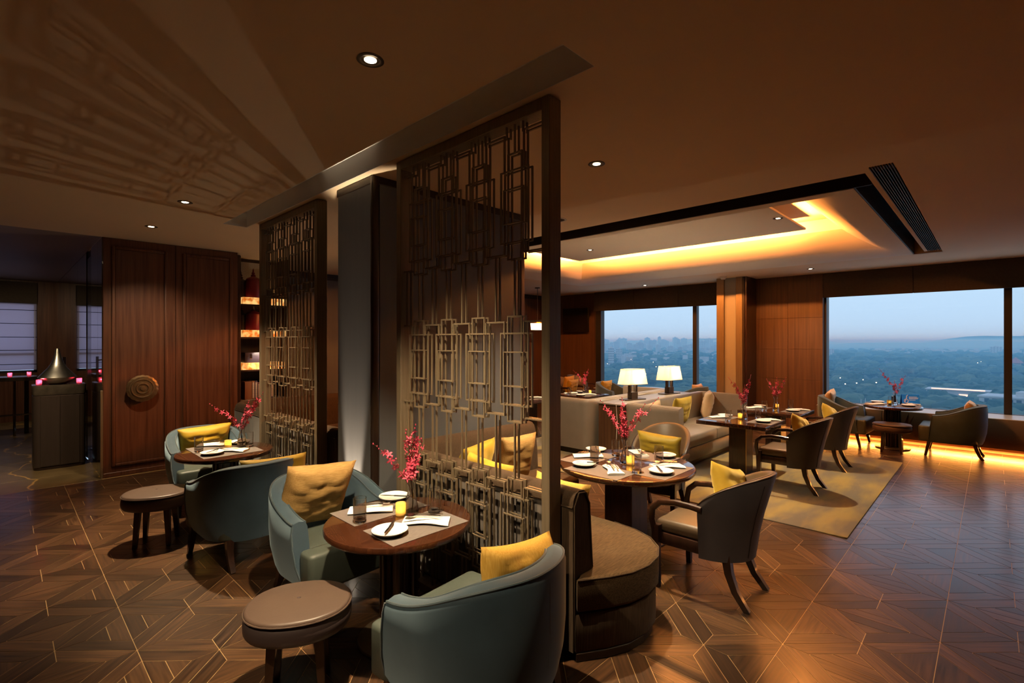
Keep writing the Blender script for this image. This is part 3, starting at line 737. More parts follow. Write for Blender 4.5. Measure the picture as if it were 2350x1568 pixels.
# ------------------------------------------------------------------ tables
def bistro(label, loc, r, fl=True):
    t = thing('bistro_table', label, 'table', loc, 0, 'round bistro tables')
    MB().lathe([(.001, .612), (r-.035, .612), (r-.006, .620), (r, .628), (r, .648), (r-.004, .654), (r-.010, .656), (.001, .656)], 72, cap0=False, cap1=False).build('table_top', m_lacq, t, 35)
    MB().lathe([(.001, .30), (.205, .0)][:0]+[(.001, 0), (.222, 0), (.225, .006), (.222, .014), (.10, .020), (.001, .020)], 48, cap0=False, cap1=False).build('base_disc', m_bronze, t, 35)
    MB().lathe([(.088, .018), (.088, .60), (.16, .612)], 40).build('column', m_dark, t, 35)
    for k in range(14):
        a = 2*PI*k/14; MB().box(.088, .106, -.010, .010, .02, .606, .004).xf(Matrix.Rotation(a, 4, 'Z')).build('flute', m_dark, t, 0)
    return t
bistro('nearest round bistro table of glossy brown wood, laid for two', (1.555, 2.388, 0), .400)
bistro('round bistro table beside the wooden doors, laid for two', (1.431, 5.028, 0), .392)
bistro('round table standing at the wide window, with a blue card on it', (9.657, 1.117, 0), .374)
bistro('small round table at the far window, hidden behind the right lamp', (9.60, 5.22, 0), .37)
t = thing('round_dining_table', 'large round glossy table in the middle, laid for four', 'table', (3.55, 2.146, 0))
MB().lathe([(.001, .608), (.500, .608), (.530, .620), (.537, .630), (.537, .648), (.533, .654), (.525, .656), (.001, .656)], 90, cap0=False, cap1=False).build('table_top', m_lacq, t, 35)
MB().box(-.125, .125, -.125, .125, .012, .610, .006).xf(Matrix.Rotation(.0, 4, 'Z')).build('pedestal', m_dark, t, 0)
MB().box(-.24, .24, -.24, .24, 0, .014, .004).build('base_plate', m_bronzed, t, 0)
def sq_table(label, x0, x1, y0, y1):
    cx, cy_ = (x0+x1)/2, (y0+y1)/2; a, b = (x1-x0)/2, (y1-y0)/2
    t = thing('square_table', label, 'table', (cx, cy_, 0), 0, 'square pedestal tables')
    MB().box(-a, a, -b, b, .608, .656, .005, 2).build('table_top', m_lacq, t)
    MB().box(-a+.012, a-.012, -b+.012, b-.012, .6562, .6572).build('inlay', m_lacq, t, 0)
    MB().box(-.115, .115, -.105, .105, .012, .610, .004).build('pedestal', m_dark, t, 0)
    MB().box(-.117, -.109, -.107, -.099, .012, .606).build('edge_strip', m_brass, t, 0)
    MB().box(.109, .117, -.107, -.099, .012, .606).build('edge_strip', m_brass, t, 0)
    MB().box(-.24, .24, -.22, .22, 0.0, .014, .004).build('base_plate', m_bronzed, t, 0)
    return t
sq_table('dark square table on the rug, the nearer of the two before the taupe booth', 6.14, 6.91, 1.88, 2.70)
sq_table('dark square table on the rug, the one nearer the window pier', 7.46, 8.20, 1.85, 2.67)
sq_table('dark square table behind the booths with a pink orchid vase', 7.22, 8.00, 5.20, 5.98)
sq_table('dark square table partly hidden behind the bronze screen post', 6.05, 6.75, 5.45, 6.15)

# ------------------------------------------------------------------ curved banquettes
def arc(cx, cy_, r, a0, a1, n): return [(cx+r*math.cos(math.radians(a0+(a1-a0)*k/n)), cy_+r*math.sin(math.radians(a0+(a1-a0)*k/n))) for k in range(n+1)]
def path_normals(P):
    R = []
    for i in range(len(P)):
        a = Vector(P[max(i-1, 0)]); b = Vector(P[min(i+1, len(P)-1)]); d = (b-a).normalized(); R.append((d.y, -d.x))
    return R
def sweep(P, prof):
    N = path_normals(P); return [[(p[0]+n[0]*a, p[1]+n[1]*a, z) for a, z in prof] for p, n in zip(P, N)]
def banquette(label, x0, y0, y1, x1, ends=True):
    t = thing('curved_banquette', label, 'sofa', (0, 0, 0), 0)
    r = .42
    P = [(x0, y0+(y1-r-y0)*k/8) for k in range(9)]+arc(x0+r, y1-r, r, 180, 90, 12)[1:]+[(x0+r+(x1-x0-r)*k/6, y1) for k in range(1, 7)]
    prof = [(.03, .05), (.03, .80), (.035, .835), (.055, .862), (.085, .874), (.125, .868), (.155, .845), (.172, .80), (.195, .62), (.205, .43), (.205, .05)]
    MB().rings(sweep(P, prof)).build('backrest', m_tweed, t, 50)
    MB().rings(sweep([(x0, y0+.15)]+P[2:], [(.026, .06), (.026, .785), (.031, .79), (.031, .06)])).build('rear_panel', m_stripe, t, 50)
    MB().tube([(*q_[2][:2], q_[2][2]) for q_ in sweep(P, [(.03, .05), (.03, .7), (.026, .795)])], .005, 6).build('piping', m_tweed, t)
    e0 = [(x0+.04, y0, .06), (x0+.04, y0-.002, .80), (x0+.075, y0-.003, .862), (x0+.13, y0-.003, .855), (x0+.17, y0-.002, .79), (x0+.20, y0, .44)]
    MB().tube(e0, .005, 6).build('end_piping', m_tweed, t)
    a0 = x0+.20
    xs = x0+.06
    endp = [(x0+.04, y0-.02), (xs+.13, y0-.115), (xs+.26, y0-.175), (xs+.40, y0-.195), (xs+.54, y0-.175), (xs+.66, y0-.115), (xs+.755, y0-.01), (xs+.81, y0+.13), (xs+.83, y0+.30)]
    s1 = endp+[(xs+.83, y1-.72), (xs+.83, y1-.70), (a0-.02, y1-.70), (a0-.02, y0+.01), (x0+.05, y0-.003)]
    s2 = rrect(a0-.02, x1+.02, y1-.695, y1-.18, .04, 3)
    MB().slab(s1, .255, .43, .022, 3, .006).build('seat_cushion', m_tweedt, t)
    MB().slab(s2, .255, .43, .022, 3, .006).build('seat_cushion', m_tweedt, t)
    MB().slab([(p[0]-.012*(p[0] > x0+.5), p[1]+.012*(p[1] < y0+.05)) for p in s1], .045, .248, .012, 2).build('base', m_tweed, t)
    MB().slab(rrect(a0, x1, y1-.68, y1-.18, .03, 3), .045, .248, .012, 2).build('base', m_tweed, t)
    sp = [(p[0], p[1]) for p in s1[:9]]
    MB().tube([(p[0]+n_[0]*(-.001), p[1]+n_[1]*(-.001), .424) for p, n_ in zip(sp, normals(s1)[:9])], .004, 6).build('seat_piping', m_tweed, t)
    MB().slab([(x0+.08+(p[0]-x0-.08)*.93, y0+.1+(p[1]-y0-.1)*.93) for p in s1], 0, .046, .004, 1).build('plinth', m_trimd, t)
    MB().box(a0+.05, x1-.04, y1-.62, y1-.05, 0, .046).build('plinth', m_trimd, t, 0)
    return t
banquette('curved brown tweed banquette wrapping the round table behind the nearer screen', 2.014, 1.545, 3.345, 3.60)
banquette('curved brown banquette in the nook behind the far lattice screen', 2.02, 4.15, 7.20, 4.2)
pillow('mustard pillow on the curved banquette, seen through the nearer screen', (2.66, 3.00, .64), .44, .42, .15, m_gold, PI+.25, -.30*-1, .05, None, 3)
pillow('ochre pillow on the curved banquette, half hidden by the bronze screen post', (3.12, 2.985, .645), .40, .42, .15, m_linen, PI-.1, .25, 0, None, 4)
pillow('golden pillow tucked behind the near end of the curved banquette back', (2.335, 1.88, .630), .42, .40, .14, m_linen2, -PI/2, .22, .02, None, 5)
pillow('crumpled mustard pillow lying along the banquette back inside the nearer screen', (2.345, 2.55, .64), .44, .40, .15, m_gold, -PI/2+.1, .30, .1, None, 6)

# ------------------------------------------------------------------ taupe leather booths with the console between them
def booth(label, x0, x1, yb, yf, sg, z=.010):
    # yb: outer face of the back, yf: arm fronts; sg=-1 faces -y
    t = thing('booth_sofa', label, 'sofa', (0, 0, z), 0)
    r = .14; s_ = 1 if yf > yb else -1
    P = [(x0, yf+(yb+s_*r-yf)*k/5) for k in range(6)]
    P += [(x0+r-r*math.cos(a), yb+s_*r-s_*r*math.sin(a)) for a in [PI/2*k/7 for k in range(1, 8)]]
    P += [(x0+r+(x1-x0-2*r)*k/8, yb) for k in range(1, 9)]
    P += [(x1-r+r*math.sin(a), yb+s_*r-s_*r*math.cos(a)) for a in [PI/2*k/7 for k in range(1, 8)]]
    P += [(x1, yb+s_*r+(yf-yb-s_*r)*k/5) for k in range(1, 6)]
    prof = [(.02, .09), (.004, .30), (-.012, .74), (-.010, .775), (.0, .795), (.02, .803), (.035, .803), (.05, .812), (.085, .815), (.11, .805), (.118, .78), (.125, .40), (.125, .09)]
    if s_ > 0: prof = [(-a, zz) for a, zz in prof]
    MB().rings(sweep(P, prof)).build('shell', m_taupe, t, 50)
    k = 1 if s_ < 0 else -1
    for n_ in (.004, .036): MB().tube([p[0] for p in sweep(P, [(k*n_, .803 if n_ > .01 else .797)])], .005, 6).build('piping', m_taupe, t)
    ya, yb_ = sorted((yf-s_*-.0, yb+s_*.13)); w = (x1-x0-.27)/2
    for i in range(2):
        a = x0+.135+i*w
        MB().box(a+.003, a+w-.003, ya if s_ < 0 else ya, yb_, .265, .425, .022, 3).build('seat_cushion', m_taupe, t)
    MB().box(x0+.13, x1-.13, ya+.015, yb_-.015, .09, .262, .008, 2).build('front_apron', m_taupe, t)
    MB().box(x0+.08, x1-.08, min(ya, yb_)+.08, max(ya, yb_)-.0, 0, .09).build('plinth', m_trimd, t, 0)
    return t
booth('long taupe leather booth facing the two square tables on the rug', 5.84, 8.20, 3.575, 2.78, -1)
booth('taupe leather booth turned away from the camera behind the console lamps', 5.78, 8.20, 4.075, 4.95, 1)
cs = thing('console', 'low dark wood divider console between the two booths, carrying the lamps', 'console', (0, 0, .010))
MB().box(5.93, 8.12, 3.63, 4.03, .0, .755, .004).build('body', m_wood2, cs, 0)
MB().box(5.91, 8.14, 3.615, 4.04, .755, .775, .004).build('top', m_taupe, cs, 0)
m_lbase = mat('lamp_bronze', (.050, .036, .028), rough=.4, metal=.5)
def table_lamp(label, loc, rz):
    t = thing('table_lamp', label, 'lamp', loc, rz, 'table lamps on the console')
    MB().box(-.20, .20, -.075, .075, 0, .014, .003).build('base_plate', m_lbase, t, 0)
    MB().box(-.062, .062, -.045, .045, .014, .115, .003).build('block', m_lbase, t, 0)
    for s_ in (-1, 1): MB().box(s_*.060-.016, s_*.060+.016, -.022, .022, .05, .29, .002).build('post', m_lbase, t, 0)
    MB().box(-.004, .004, -.02, .02, .115, .24, .001).build('glass_core', m_gbase, t, 0)
    R = []
    for z, k in ((.235, 1), (.455, .80)):
        R.append([(x*k, y*k, z) for x, y in ((.235, .07), (.17, .135), (-.17, .135), (-.235, .07), (-.235, -.07), (-.17, -.135), (.17, -.135), (.235, -.07))])
    sh = MB().rings(R, True, False, False).build('shade', m_shade, t, 0)
    for r_k in (0, 1): MB().tube([Vector(p) for p in R[r_k]]+[Vector(R[r_k][0])], .0025, 5).build('shade_rim', m_tan, sh)
    MB().lathe([(.001, .31), (.018, .33), (.020, .35), (.001, .38)], 10, cap0=False, cap1=False).build('bulb', m_flame, t)
    return t
tl = table_lamp('table lamp with cream trapezoid shade on the console, left of the pair', (6.54, 3.84, .785), -.28)
dup(tl, (7.70, 3.84, .785), -.18, 'table lamp with cream trapezoid shade on the console, right of the pair')
for x in (6.54, 7.70): lamp('lamp_bulb_light', 'POINT', (x, 3.84, 1.13), 32, (1, .74, .46), shadow_soft_size=.03)
MB().tube([(6.42, 3.86, .79), (6.0, 3.80, .785), (5.90, 3.72, .77), (5.895, 3.70, .55), (5.90, 3.72, .25), (5.895, 3.70, .02)], .0035, 5).build('lamp_cord', m_white, tl).parent = None
tag(bpy.data.objects['lamp_cord'], 'thin pale lamp cord hanging down the end of the console', 'cord')
pillow('olive gold pillow leaning on the back of the taupe booth', (6.98, 3.30, .635), .42, .42, .15, m_olive, PI-.12, .24, .02, None, 7)
pillow('tan silk pillow in the far corner of the taupe booth', (7.86, 3.27, .645), .44, .44, .16, m_tan, PI+.45, .22, 0, None, 8)
pillow('small tan pillow peeking over the near arm of the taupe booth', (6.20, 3.35, .645), .38, .38, .13, m_tan, PI, .16, .1, None, 9)
# rug
rug = MB().slab(rrect(4.925, 8.51, .872, 5.65, .01, 1), 0, .010, .003, 2).build('rug', m_rug, None, 30)
tag(rug, 'mottled gold and beige rug under the square tables', 'rug')

# pillows on chairs
pillow('ochre linen pillow standing in the tub chair beyond the nearest bistro table', (1.435, 3.185, .655), .47, .45, .17, m_linen, PI+.0, .36, -.10, None, 21)
pillow('golden pillow in the tub chair at the front, only its top edge showing', (1.535, 1.43, .605), .48, .40, .16, m_linen2, .12, .22, .16, None, 22)
pillow('bright mustard pillow in the tub chair against the wooden doors', (1.50, 5.96, .61), .50, .34, .17, m_gold, PI, .30, .05, None, 23)
pillow('mustard pillow in the aisle tub chair, a thin slice above its back', (1.48, 3.97, .595), .50, .34, .15, m_gold, .0, .25, .03, None, 24)
pillow('tan pillow in the right-hand tub chair by the window bench', (9.66, .20, .60), .42, .40, .15, m_tan, 0, .22, 0, None, 25)
pillow('pale tan pillow in the tub chair by the wood panelled pier', (9.66, 1.97, .635), .42, .42, .15, m_tan, PI+.1, .22, .1, None, 26)
pillow('ochre pillow in the far tub chair behind the left table lamp', (9.42, 6.22, .60), .40, .38, .14, m_gold, PI, .22, 0, None, 27)
pillow('tan pillow in the far tub chair, showing just above the taupe booth', (9.72, 4.22, .615), .42, .38, .14, m_tan, 0, .22, 0, None, 28)
pillow('mustard pillow in the armchair in front of the round table', (3.40, 1.245, .625), .42, .40, .14, m_gold, .0, .34, .32, None, 31)
pillow('olive gold pillow in the armchair beyond the round table', (4.43, 2.31, .615), .44, .32, .14, m_olive, PI/2+.10, .26, -.06, None, 32)
pillow('mustard pillow in the rug armchair at the nearer square table', (6.27, 1.53, .63), .40, .38, .13, m_gold, 0, .32, .28, None, 33)
pillow('mustard pillow in the rug armchair nearer the window', (7.59, 1.515, .63), .40, .38, .13, m_gold, 0, .32, .28, None, 34)
pillow('plain yellow pillow in front of another one on the far corner chair', (9.12, 6.93, .62), .40, .34, .14, m_gold, PI, .25, 0, None, 35)
pillow('folded gold pillow above and behind a yellow one on the far corner chair', (9.17, 7.06, .69), .36, .34, .12, m_linen2, PI, .20, .05, None, 36)

# ------------------------------------------------------------------ tableware
def first_or_dup(store, key, make, loc, rz, label, group):
    if key not in store:
        o = make(); o.location = loc; o.rotation_euler = (0, 0, rz); o['label'] = label; o['group'] = group; store[key] = o; return o
    return dup(store[key], loc, rz, label, group)
ST = {}
def mk_mat():
    return tag(MB().box(-.24, .24, -.145, .145, 0, .002, .0005).build('placemat', m_matt, None, 0), '', 'placemat')
def mk_plate():
    t = thing('side_plate', '', 'plate')
    MB().lathe([(.001, .010), (.070, .010), (.078, .013), (.090, .021), (.0925, .0225), (.0925, .0255), (.088, .0245), (.076, .0175), (.068, .0145), (.001, .0145)], 48, cap0=False, cap1=False).build('dish', m_white, t, 60)
    MB().lathe([(.001, .0), (.072, .0), (.074, .004), (.086, .0165), (.070, .0105), (.001, .010)], 48, cap0=False, cap1=False).build('underside', m_foot, t, 60)
    return t
def mk_knife():
    t = thing('butter_knife', '', 'knife')
    MB().box(-.085, 0, -.006, .006, 0, .006, .002).build('handle', m_black, t)
    MB().slab([(0, -.005), (.06, -.009), (.085, -.006), (.092, 0), (.06, .005), (0, .005)], .001, .0035, .001, 1).build('blade', m_steel, t)
    return t
def mk_napkin():
    t = thing('folded_napkin', '', 'napkin'); b = MB(); n = 14; R = []
    for i in range(n+1):
        u = i/n; x = -.125+.25*u; w = .056+.010*u-.012*math.sin(PI*u)**2; hgt = .022+.006*math.sin(PI*u*1.3); yo = .006*math.sin(u*5)
        R.append([(x, yo+w*math.cos(a)*(1 if math.cos(a) > -2 else 1), max(0, hgt*.5+hgt*.5*math.sin(a)+.002*math.sin(7*u+3*a))) for a in [2*PI*k/16 for k in range(16)]])
    b.rings(R); b.build('roll', m_napkin, t, 70)
    b = MB(); R = []
    for i in range(9):
        u = i/8; R.append([(-.115+.16*u, -.046+.075*v*(1-.35*u)+.03*u, .0275+.005*math.sin(PI*u)*math.cos(3*v)-.006*(v*2-1)**2+.002) for v in [k/6 for k in range(7)]])
    b.rings(R, False, False, False); b.build('fold', m_napkin, t, 70)
    return t
def mk_spoon():
    t = thing('spoon', '', 'spoon')
    MB().lathe([(.001, -.006), (.012, -.004), (.019, .001), (.021, .003), (.018, .0025), (.010, -.002), (.001, -.004)], 20, cap0=False, cap1=False).xf(Matrix.Diagonal((1.5, 1, 1, 1))).xf(Matrix.Translation((.075, 0, .006))).build('bowl', m_steel, t)
    MB().tube([(.046, 0, .008), (.01, 0, .012), (-.06, 0, .005), (-.09, 0, .003)], lambda u: (.003+.003*u, .0015), 6).build('handle', m_steel, t)
    return t
def mk_fork():
    t = thing('fork', '', 'fork')
    MB().tube([(.03, 0, .010), (-.03, 0, .010), (-.10, 0, .004)], lambda u: (.003+.003*u, .0015), 6).build('handle', m_steel, t)
    MB().slab([(.028, -.003), (.040, -.010), (.058, -.011), (.058, .011), (.040, .010), (.028, .003)], .008, .0105, .0005, 1).build('head', m_steel, t)
    for k in range(4): MB().tube([(.057, -.0093+.0062*k, .009), (.095, -.0085+.0057*k, .007)], .0016, 5).build('tine', m_steel, t)
    return t
def mk_glass():
    t = thing('tumbler', '', 'glass')
    MB().lathe([(.001, .0005), (.031, .0005), (.0345, .005), (.035, .020), (.0358, .134), (.0350, .1352), (.0340, .134), (.0325, .024), (.022, .0205), (.010, .017), (.001, .016)], 32).build('wall', m_gbase, t, 25)
    return t
def mk_vase():
    t = thing('flower_vase', '', 'vase')
    MB().lathe([(.001, .0005), (.039, .0005), (.0425, .006), (.041, .03), (.025, .105), (.0195, .135), (.022, .160), (.032, .195), (.0305, .1955), (.0200, .160), (.0172, .135), (.0225, .105), (.037, .03), (.034, .013), (.001, .011)], 36).build('wall', m_gbase, t, 35)
    return t
def mk_votive(m=None, lab='amber'):
    t = thing('votive_candle', '', 'candle'); f = lambda a: 1+.0
    R = [(.024, .002)]+[(.0285+(.0008 if k % 2 else -.0006), .004+.070*k/14) for k in range(15)]
    MB().lathe([(.001, .001)]+R+[(.0265, .074), (.0255, .010), (.001, .008)], 28, cap0=False, cap1=False).build('holder', m, t, 60)
    MB().lathe([(.001, .010), (.020, .010), (.020, .022), (.001, .023)], 16, cap0=False, cap1=False).build('wax', m_wax, t)
    MB().lathe([(.001, .024), (.005, .031), (.004, .038), (.0007, .050)], 10, cap0=False, cap1=False).build('flame', m_flame, t)
    return t
def mk_amber(): return mk_votive(m_amber)
def mk_pink(): return mk_votive(m_pink)

# orchids: every blossom is an object of its own
def blossom_mesh():
    b = MB()
    for k in range(5):
        a = 2*PI*k/5+PI/2; ln = 1.0 if k in (0, 2, 3) else .92; w = .30 if k in (0, 2, 3) else .40; P = []
        for u, ww, z in ((.06, .08, 0), (.40, w, .10), (.75, w*.75, .12), (1.0, .05, -.02)):
            for s_ in (-1, 1):
                x, y = u*ln, s_*ww*.5; P.append((x*math.cos(a)-y*math.sin(a), x*math.sin(a)+y*math.cos(a), z+.05))
        b.add(P, [(0, 1, 3, 2), (2, 3, 5, 4), (4, 5, 7, 6)])
    b.add([(-.12, -.05, .1), (.12, -.05, .1), (.16, -.40, .28), (0, -.52, .22), (-.16, -.40, .28), (0, -.12, .34)], [(0, 1, 5), (1, 2, 5), (2, 3, 5), (3, 4, 5), (4, 0, 5)])
    me = b.mesh('blossom', m_petal, 0); return me
BL = blossom_mesh()
def orchid(label, loc, dirs, nb, seed, sc=.026):
    rnd = random.Random(seed); t = thing('orchid_spray', label, 'flowers', loc, 0, 'red orchid sprays')
    bd = MB()
    for (dx, dy, ht, n) in [(d+(nb,))[:4] for d in dirs]:
        pts = []
        for k in range(11):
            u = k/10; f = max(0, (u-.32)/.68); s_ = f**1.3
            pts.append(Vector((dx*s_+.010*math.sin(u*9+seed), dy*s_+.010*math.cos(u*7+seed), .012+(.19 if u < 0 else 0)+ht*u-.05*f*f*abs(dx+dy))))
        MB().tube(pts, lambda u: .0028-.0015*u, 5).build('stem', m_stem, t)
        for j in range(n):
            u = .44+.46*(j+rnd.random()*.6)/n; i = min(9, int(u*10)); p = pts[i].lerp(pts[i+1], u*10-i)
            out = Vector((rnd.uniform(-1, 1), rnd.uniform(-1, 1), rnd.uniform(-.4, .7))).normalized(); p = p+out*.016
            o = put('blossom', BL, t, p); s_ = sc*rnd.uniform(.75, 1.2)*(1.15-.5*max(0, u-.6)); o.scale = (s_, s_, s_)
            o.rotation_euler = (out.to_track_quat('Z', 'Y') @ Matrix.Rotation(rnd.random()*6, 3, 'Z').to_quaternion()).to_euler()
        for u in (.92, .96, 1.0):
            p = pts[min(9, int(u*10))].lerp(pts[10], (u*10-9)) if u < 1 else pts[10]
            bd.lathe([(.0005, -.006), (.004, -.002), (.004, .003), (.0005, .007)], 6, (p.x+rnd.uniform(-.006, .006), p.y, p.z), False, False)
    bd.build('buds', m_petal, t)
    return t
TZ = .6565
def setting(tab, seat, mx, my, rz, plate=(-.15, 0), glass=(.19, .095), nap=(.06, 0, -.75), knife=.75, detail=True, matz=True):
    M_ = Matrix.Translation((mx, my, 0)) @ Matrix.Rotation(rz, 4, 'Z')
    def P(p, z): v = M_ @ Vector((p[0], p[1], 0)); return (v.x, v.y, TZ+z)
    at = ('on the %s, %s' % (tab, seat)).replace('  ', ' ')
    z0 = .0022 if matz else 0
    if matz: first_or_dup(ST, 'mat', mk_mat, P((0, 0), 0), rz, 'grey woven placemat '+at, 'woven placemats')
    first_or_dup(ST, 'plate', mk_plate, P(plate, z0), rz, 'white side plate '+at, 'white side plates')
    first_or_dup(ST, 'nap', mk_napkin, P(nap[:2], z0), rz+nap[2], 'folded white napkin '+at, 'folded white napkins')
    first_or_dup(ST, 'glass', mk_glass, P(glass, z0), 0, 'clear tumbler '+at, 'clear tumblers')
    if detail:
        first_or_dup(ST, 'knife', mk_knife, P((plate[0]+.012, plate[1]+.02), z0+.0265), rz+knife+PI*1.0, 'black handled knife across the plate '+at, 'butter knives')
        c_, s_ = math.cos(nap[2]), math.sin(nap[2])
        first_or_dup(ST, 'spoon', mk_spoon, P((nap[0]-.012*c_-.012*s_*-1, nap[1]-.012*s_-.012*c_), z0+.039), rz+nap[2]+PI, 'spoon tucked in the napkin '+at, 'spoons')
        first_or_dup(ST, 'fork', mk_fork, P((nap[0]-.012*c_-.016*s_, nap[1]-.012*s_+.016*c_), z0+.037), rz+nap[2]+PI, 'fork tucked in the napkin '+at, 'forks')
def centre(tab, vx, vy, cx, cy_, dirs, nb, seed):
    first_or_dup(ST, 'vase', mk_vase, (vx, vy, TZ), 0, 'clear flared glass vase on the '+tab, 'clear glass vases')
    orchid('red orchid sprays in the vase on the '+tab, (vx, vy, TZ), dirs, nb, seed)
    first_or_dup(ST, 'votive', mk_amber, (cx, cy_, TZ), 0, 'amber glass votive candle on the '+tab, 'amber votive candles')
    lamp('candle_light', 'POINT', (cx, cy_, TZ+.055),   .14, (1, .66, .28), shadow_soft_size=.008)
A1 = 'nearest bistro table'
setting(A1, 'camera side', 1.562, 2.225, 0, plate=(-.165, .005), glass=(.185, .095), nap=(.06, -.002, -.77))
setting(A1, 'far side', 1.562, 2.602, PI, plate=(-.16, -.10), glass=(.19, .11), nap=(.055, -.005, -.61), knife=2.2)
centre(A1, 1.655, 2.415, 1.590, 2.425, [(.02, -.02, .50, 17), (-.02, .02, .47, 15), (-.17, .12, .40, 12), (.05, -.04, .42, 12)], 12, 1)
A3 = 'bistro table by the doors'
setting(A3, 'aisle side', 1.433, 4.915, 0, plate=(-.14, .0), glass=(.20, .12), nap=(.03, .02, -.75))
setting(A3, 'door side', 1.433, 5.225, PI, plate=(-.19, -.03), glass=(.19, .10), nap=(.03, -.10, -.7))
centre(A3, 1.585, 5.085, 1.478, 5.12, [(.18, -.06, .50, 15), (.06, -.04, .42, 14), (-.22, .17, .40, 11), (.10, -.02, .36, 10)], 12, 2)
A2 = 'round dining table'
setting(A2, 'screen side', 3.205, 2.165, -PI/2, plate=(-.17, .03), glass=(-.19+.38, .12) if 0 else (-.165, .165), nap=(.08, .06, -.75))
setting(A2, 'camera side', 3.545, 1.825, 0, plate=(-.085, -.035), glass=(-.20, .105), nap=(.115, .02, -.70))
setting(A2, 'banquette side', 3.50, 2.475, PI, plate=(-.25+.0, -.10), glass=(-.22, .125), nap=(-.01, -.02, -.80))
setting(A2, 'armchair side', 3.885, 2.145, PI/2, plate=(-.125, -.085), glass=(-.18, .125), nap=(.09, -.02, -.75))
centre(A2, 3.545, 2.150, 3.530, 2.098, [(.04, .06, .52, 16), (-.12, .16, .50, 15), (.13, -.10, .47, 13), (.22, -.17, .52, 6), (-.02, .02, .44, 14)], 12, 3)
B1 = 'nearer square table'
setting(B1, 'armchair side', 6.60, 2.03, 0, plate=(-.09, -.01), glass=(.20, .14), nap=(.10, -.01, -.75), detail=False)
setting(B1, 'booth side', 6.50, 2.53, PI, plate=(-.17, -.01), glass=(.15, .15), nap=(.0, -.02, -.75), detail=False)
centre(B1, 6.628, 2.285, 6.600, 2.32, [(-.10, .16, .52, 12), (.12, -.04, .55, 12), (.02, .0, .42, 12), (-.05, .08, .40, 10)], 10, 4)
B2 = 'square table by the pier'
setting(B2, 'armchair side', 7.90, 2.01, 0, plate=(-.09, .02), glass=(.18, .12), nap=(.10, -.01, -.75), detail=False)
setting(B2, 'booth side', 7.83, 2.52, PI, plate=(-.20, -.01), glass=(.17, .16), nap=(.03, -.02, -.75), detail=False)
centre(B2, 7.765, 2.24, 7.93, 2.275, [(-.07, .10, .44, 13), (.14, -.10, .46, 10), (.03, -.01, .46, 13)], 10, 5)
A4 = 'window table'
setting(A4, 'right side', 9.67, .92, 0, plate=(-.02, .0), glass=(.20, .20), nap=(.22, .0, -.5), detail=False)
setting(A4, 'left side', 9.66, 1.34, PI, plate=(-.25, .0), glass=(-.02, .20), nap=(.10, .02, -.6), detail=False)
centre(A4, 9.755, 1.10, 9.70, 1.165, [(-.13, .17, .55, 12), (.17, -.12, .44, 10), (.02, .0, .36, 11)], 10, 6)
B3 = 'square table behind the booths'
setting(B3, 'near side', 7.55, 5.40, 0, plate=(-.18, .0), glass=(.17, .10), nap=(.08, .0, -.7), detail=False)
setting(B3, 'far side', 7.62, 5.75, PI, plate=(-.25, .0), glass=(.19, .05), nap=(.08, .0, -.7), detail=False)
centre(B3, 7.67, 5.53, 7.76, 5.47, [(-.14, .16, .44, 12), (.08, -.04, .46, 12), (.0, .0, .40, 12)], 10, 7)
B4 = 'square table behind the screen post'
setting(B4, 'near side', 6.42, 5.75, 0, plate=(-.02, .10), glass=(-.14, .02), nap=(.12, .0, -.7), detail=False)
# blue menu card on the window table
cdm = thing('menu_card', 'bright blue tent card with white print on the window table', 'menu card', (9.93, .93, TZ), math.atan2(-.19, .10))
m_blue = mat('blue_card', (.004, .17, .95), (.01, .22, 1.0), rough=.5, ns=6)
m_print = mat('white_print', (.80, .84, .88), rough=.6)
def tent(y0, y1, lean): return [(-.118, y0, 0), (.118, y0, 0), (.118, y1, .162), (-.118, y1, .162)]
for s_, nm in ((-1, 'front_face'), (1, 'back_face')):
    MB().add([(-.118, s_*.045, 0), (.118, s_*.045, 0), (.118, s_*.003, .162), (-.118, s_*.003, .162), (-.118, s_*.043, 0), (.118, s_*.043, 0), (.118, s_*.001, .162), (-.118, s_*.001, .162)],
             [(0, 1, 2, 3), (7, 6, 5, 4), (0, 4, 5, 1), (1, 5, 6, 2), (2, 6, 7, 3), (3, 7, 4, 0)]).build(nm, m_blue, cdm, 0)
def onface(x0, x1, z0, z1):
    f = lambda z: -.0458+.0419*(z/.162)
    return [(x0, f(z0), z0), (x1, f(z0), z0), (x1, f(z1), z1), (x0, f(z1), z1)]
pr = MB()
for i, (x0, x1, z) in enumerate([(-.02, .085, .122), (-.02, .105, .108), (-.02, .095, .094), (-.02, .06, .074)]):
    n = 9; xx = x0
    rr = random.Random(i)
    while xx < x1:
        w = rr.uniform(.008, .02); pr.add(onface(xx, min(xx+w, x1), z, z+.006), [(0, 1, 2, 3)]); xx += w+.004
pr.add(onface(-.118, .118, .0, .022), [(0, 1, 2, 3)])
pr.build('print', m_print, cdm, 0)
m_swirl = mat('pale_swirl', (.50, .55, .80), rough=.6)
sw = MB(); f = lambda z: -.0462+.0419*(z/.162)
sw.tube([(-.062+.028*math.cos(a)*(1-.02*a), f(.062+.03*math.sin(a)), .062+.03*math.sin(a)) for a in [k*.4 for k in range(17)]], .005, 5)
sw.tube([(-.085, f(.04), .04), (-.055, f(.10), .10), (-.048, f(.14), .14), (-.03, f(.155), .155)], .006, 5)
sw.build('ribbon_motif', m_swirl, cdm)

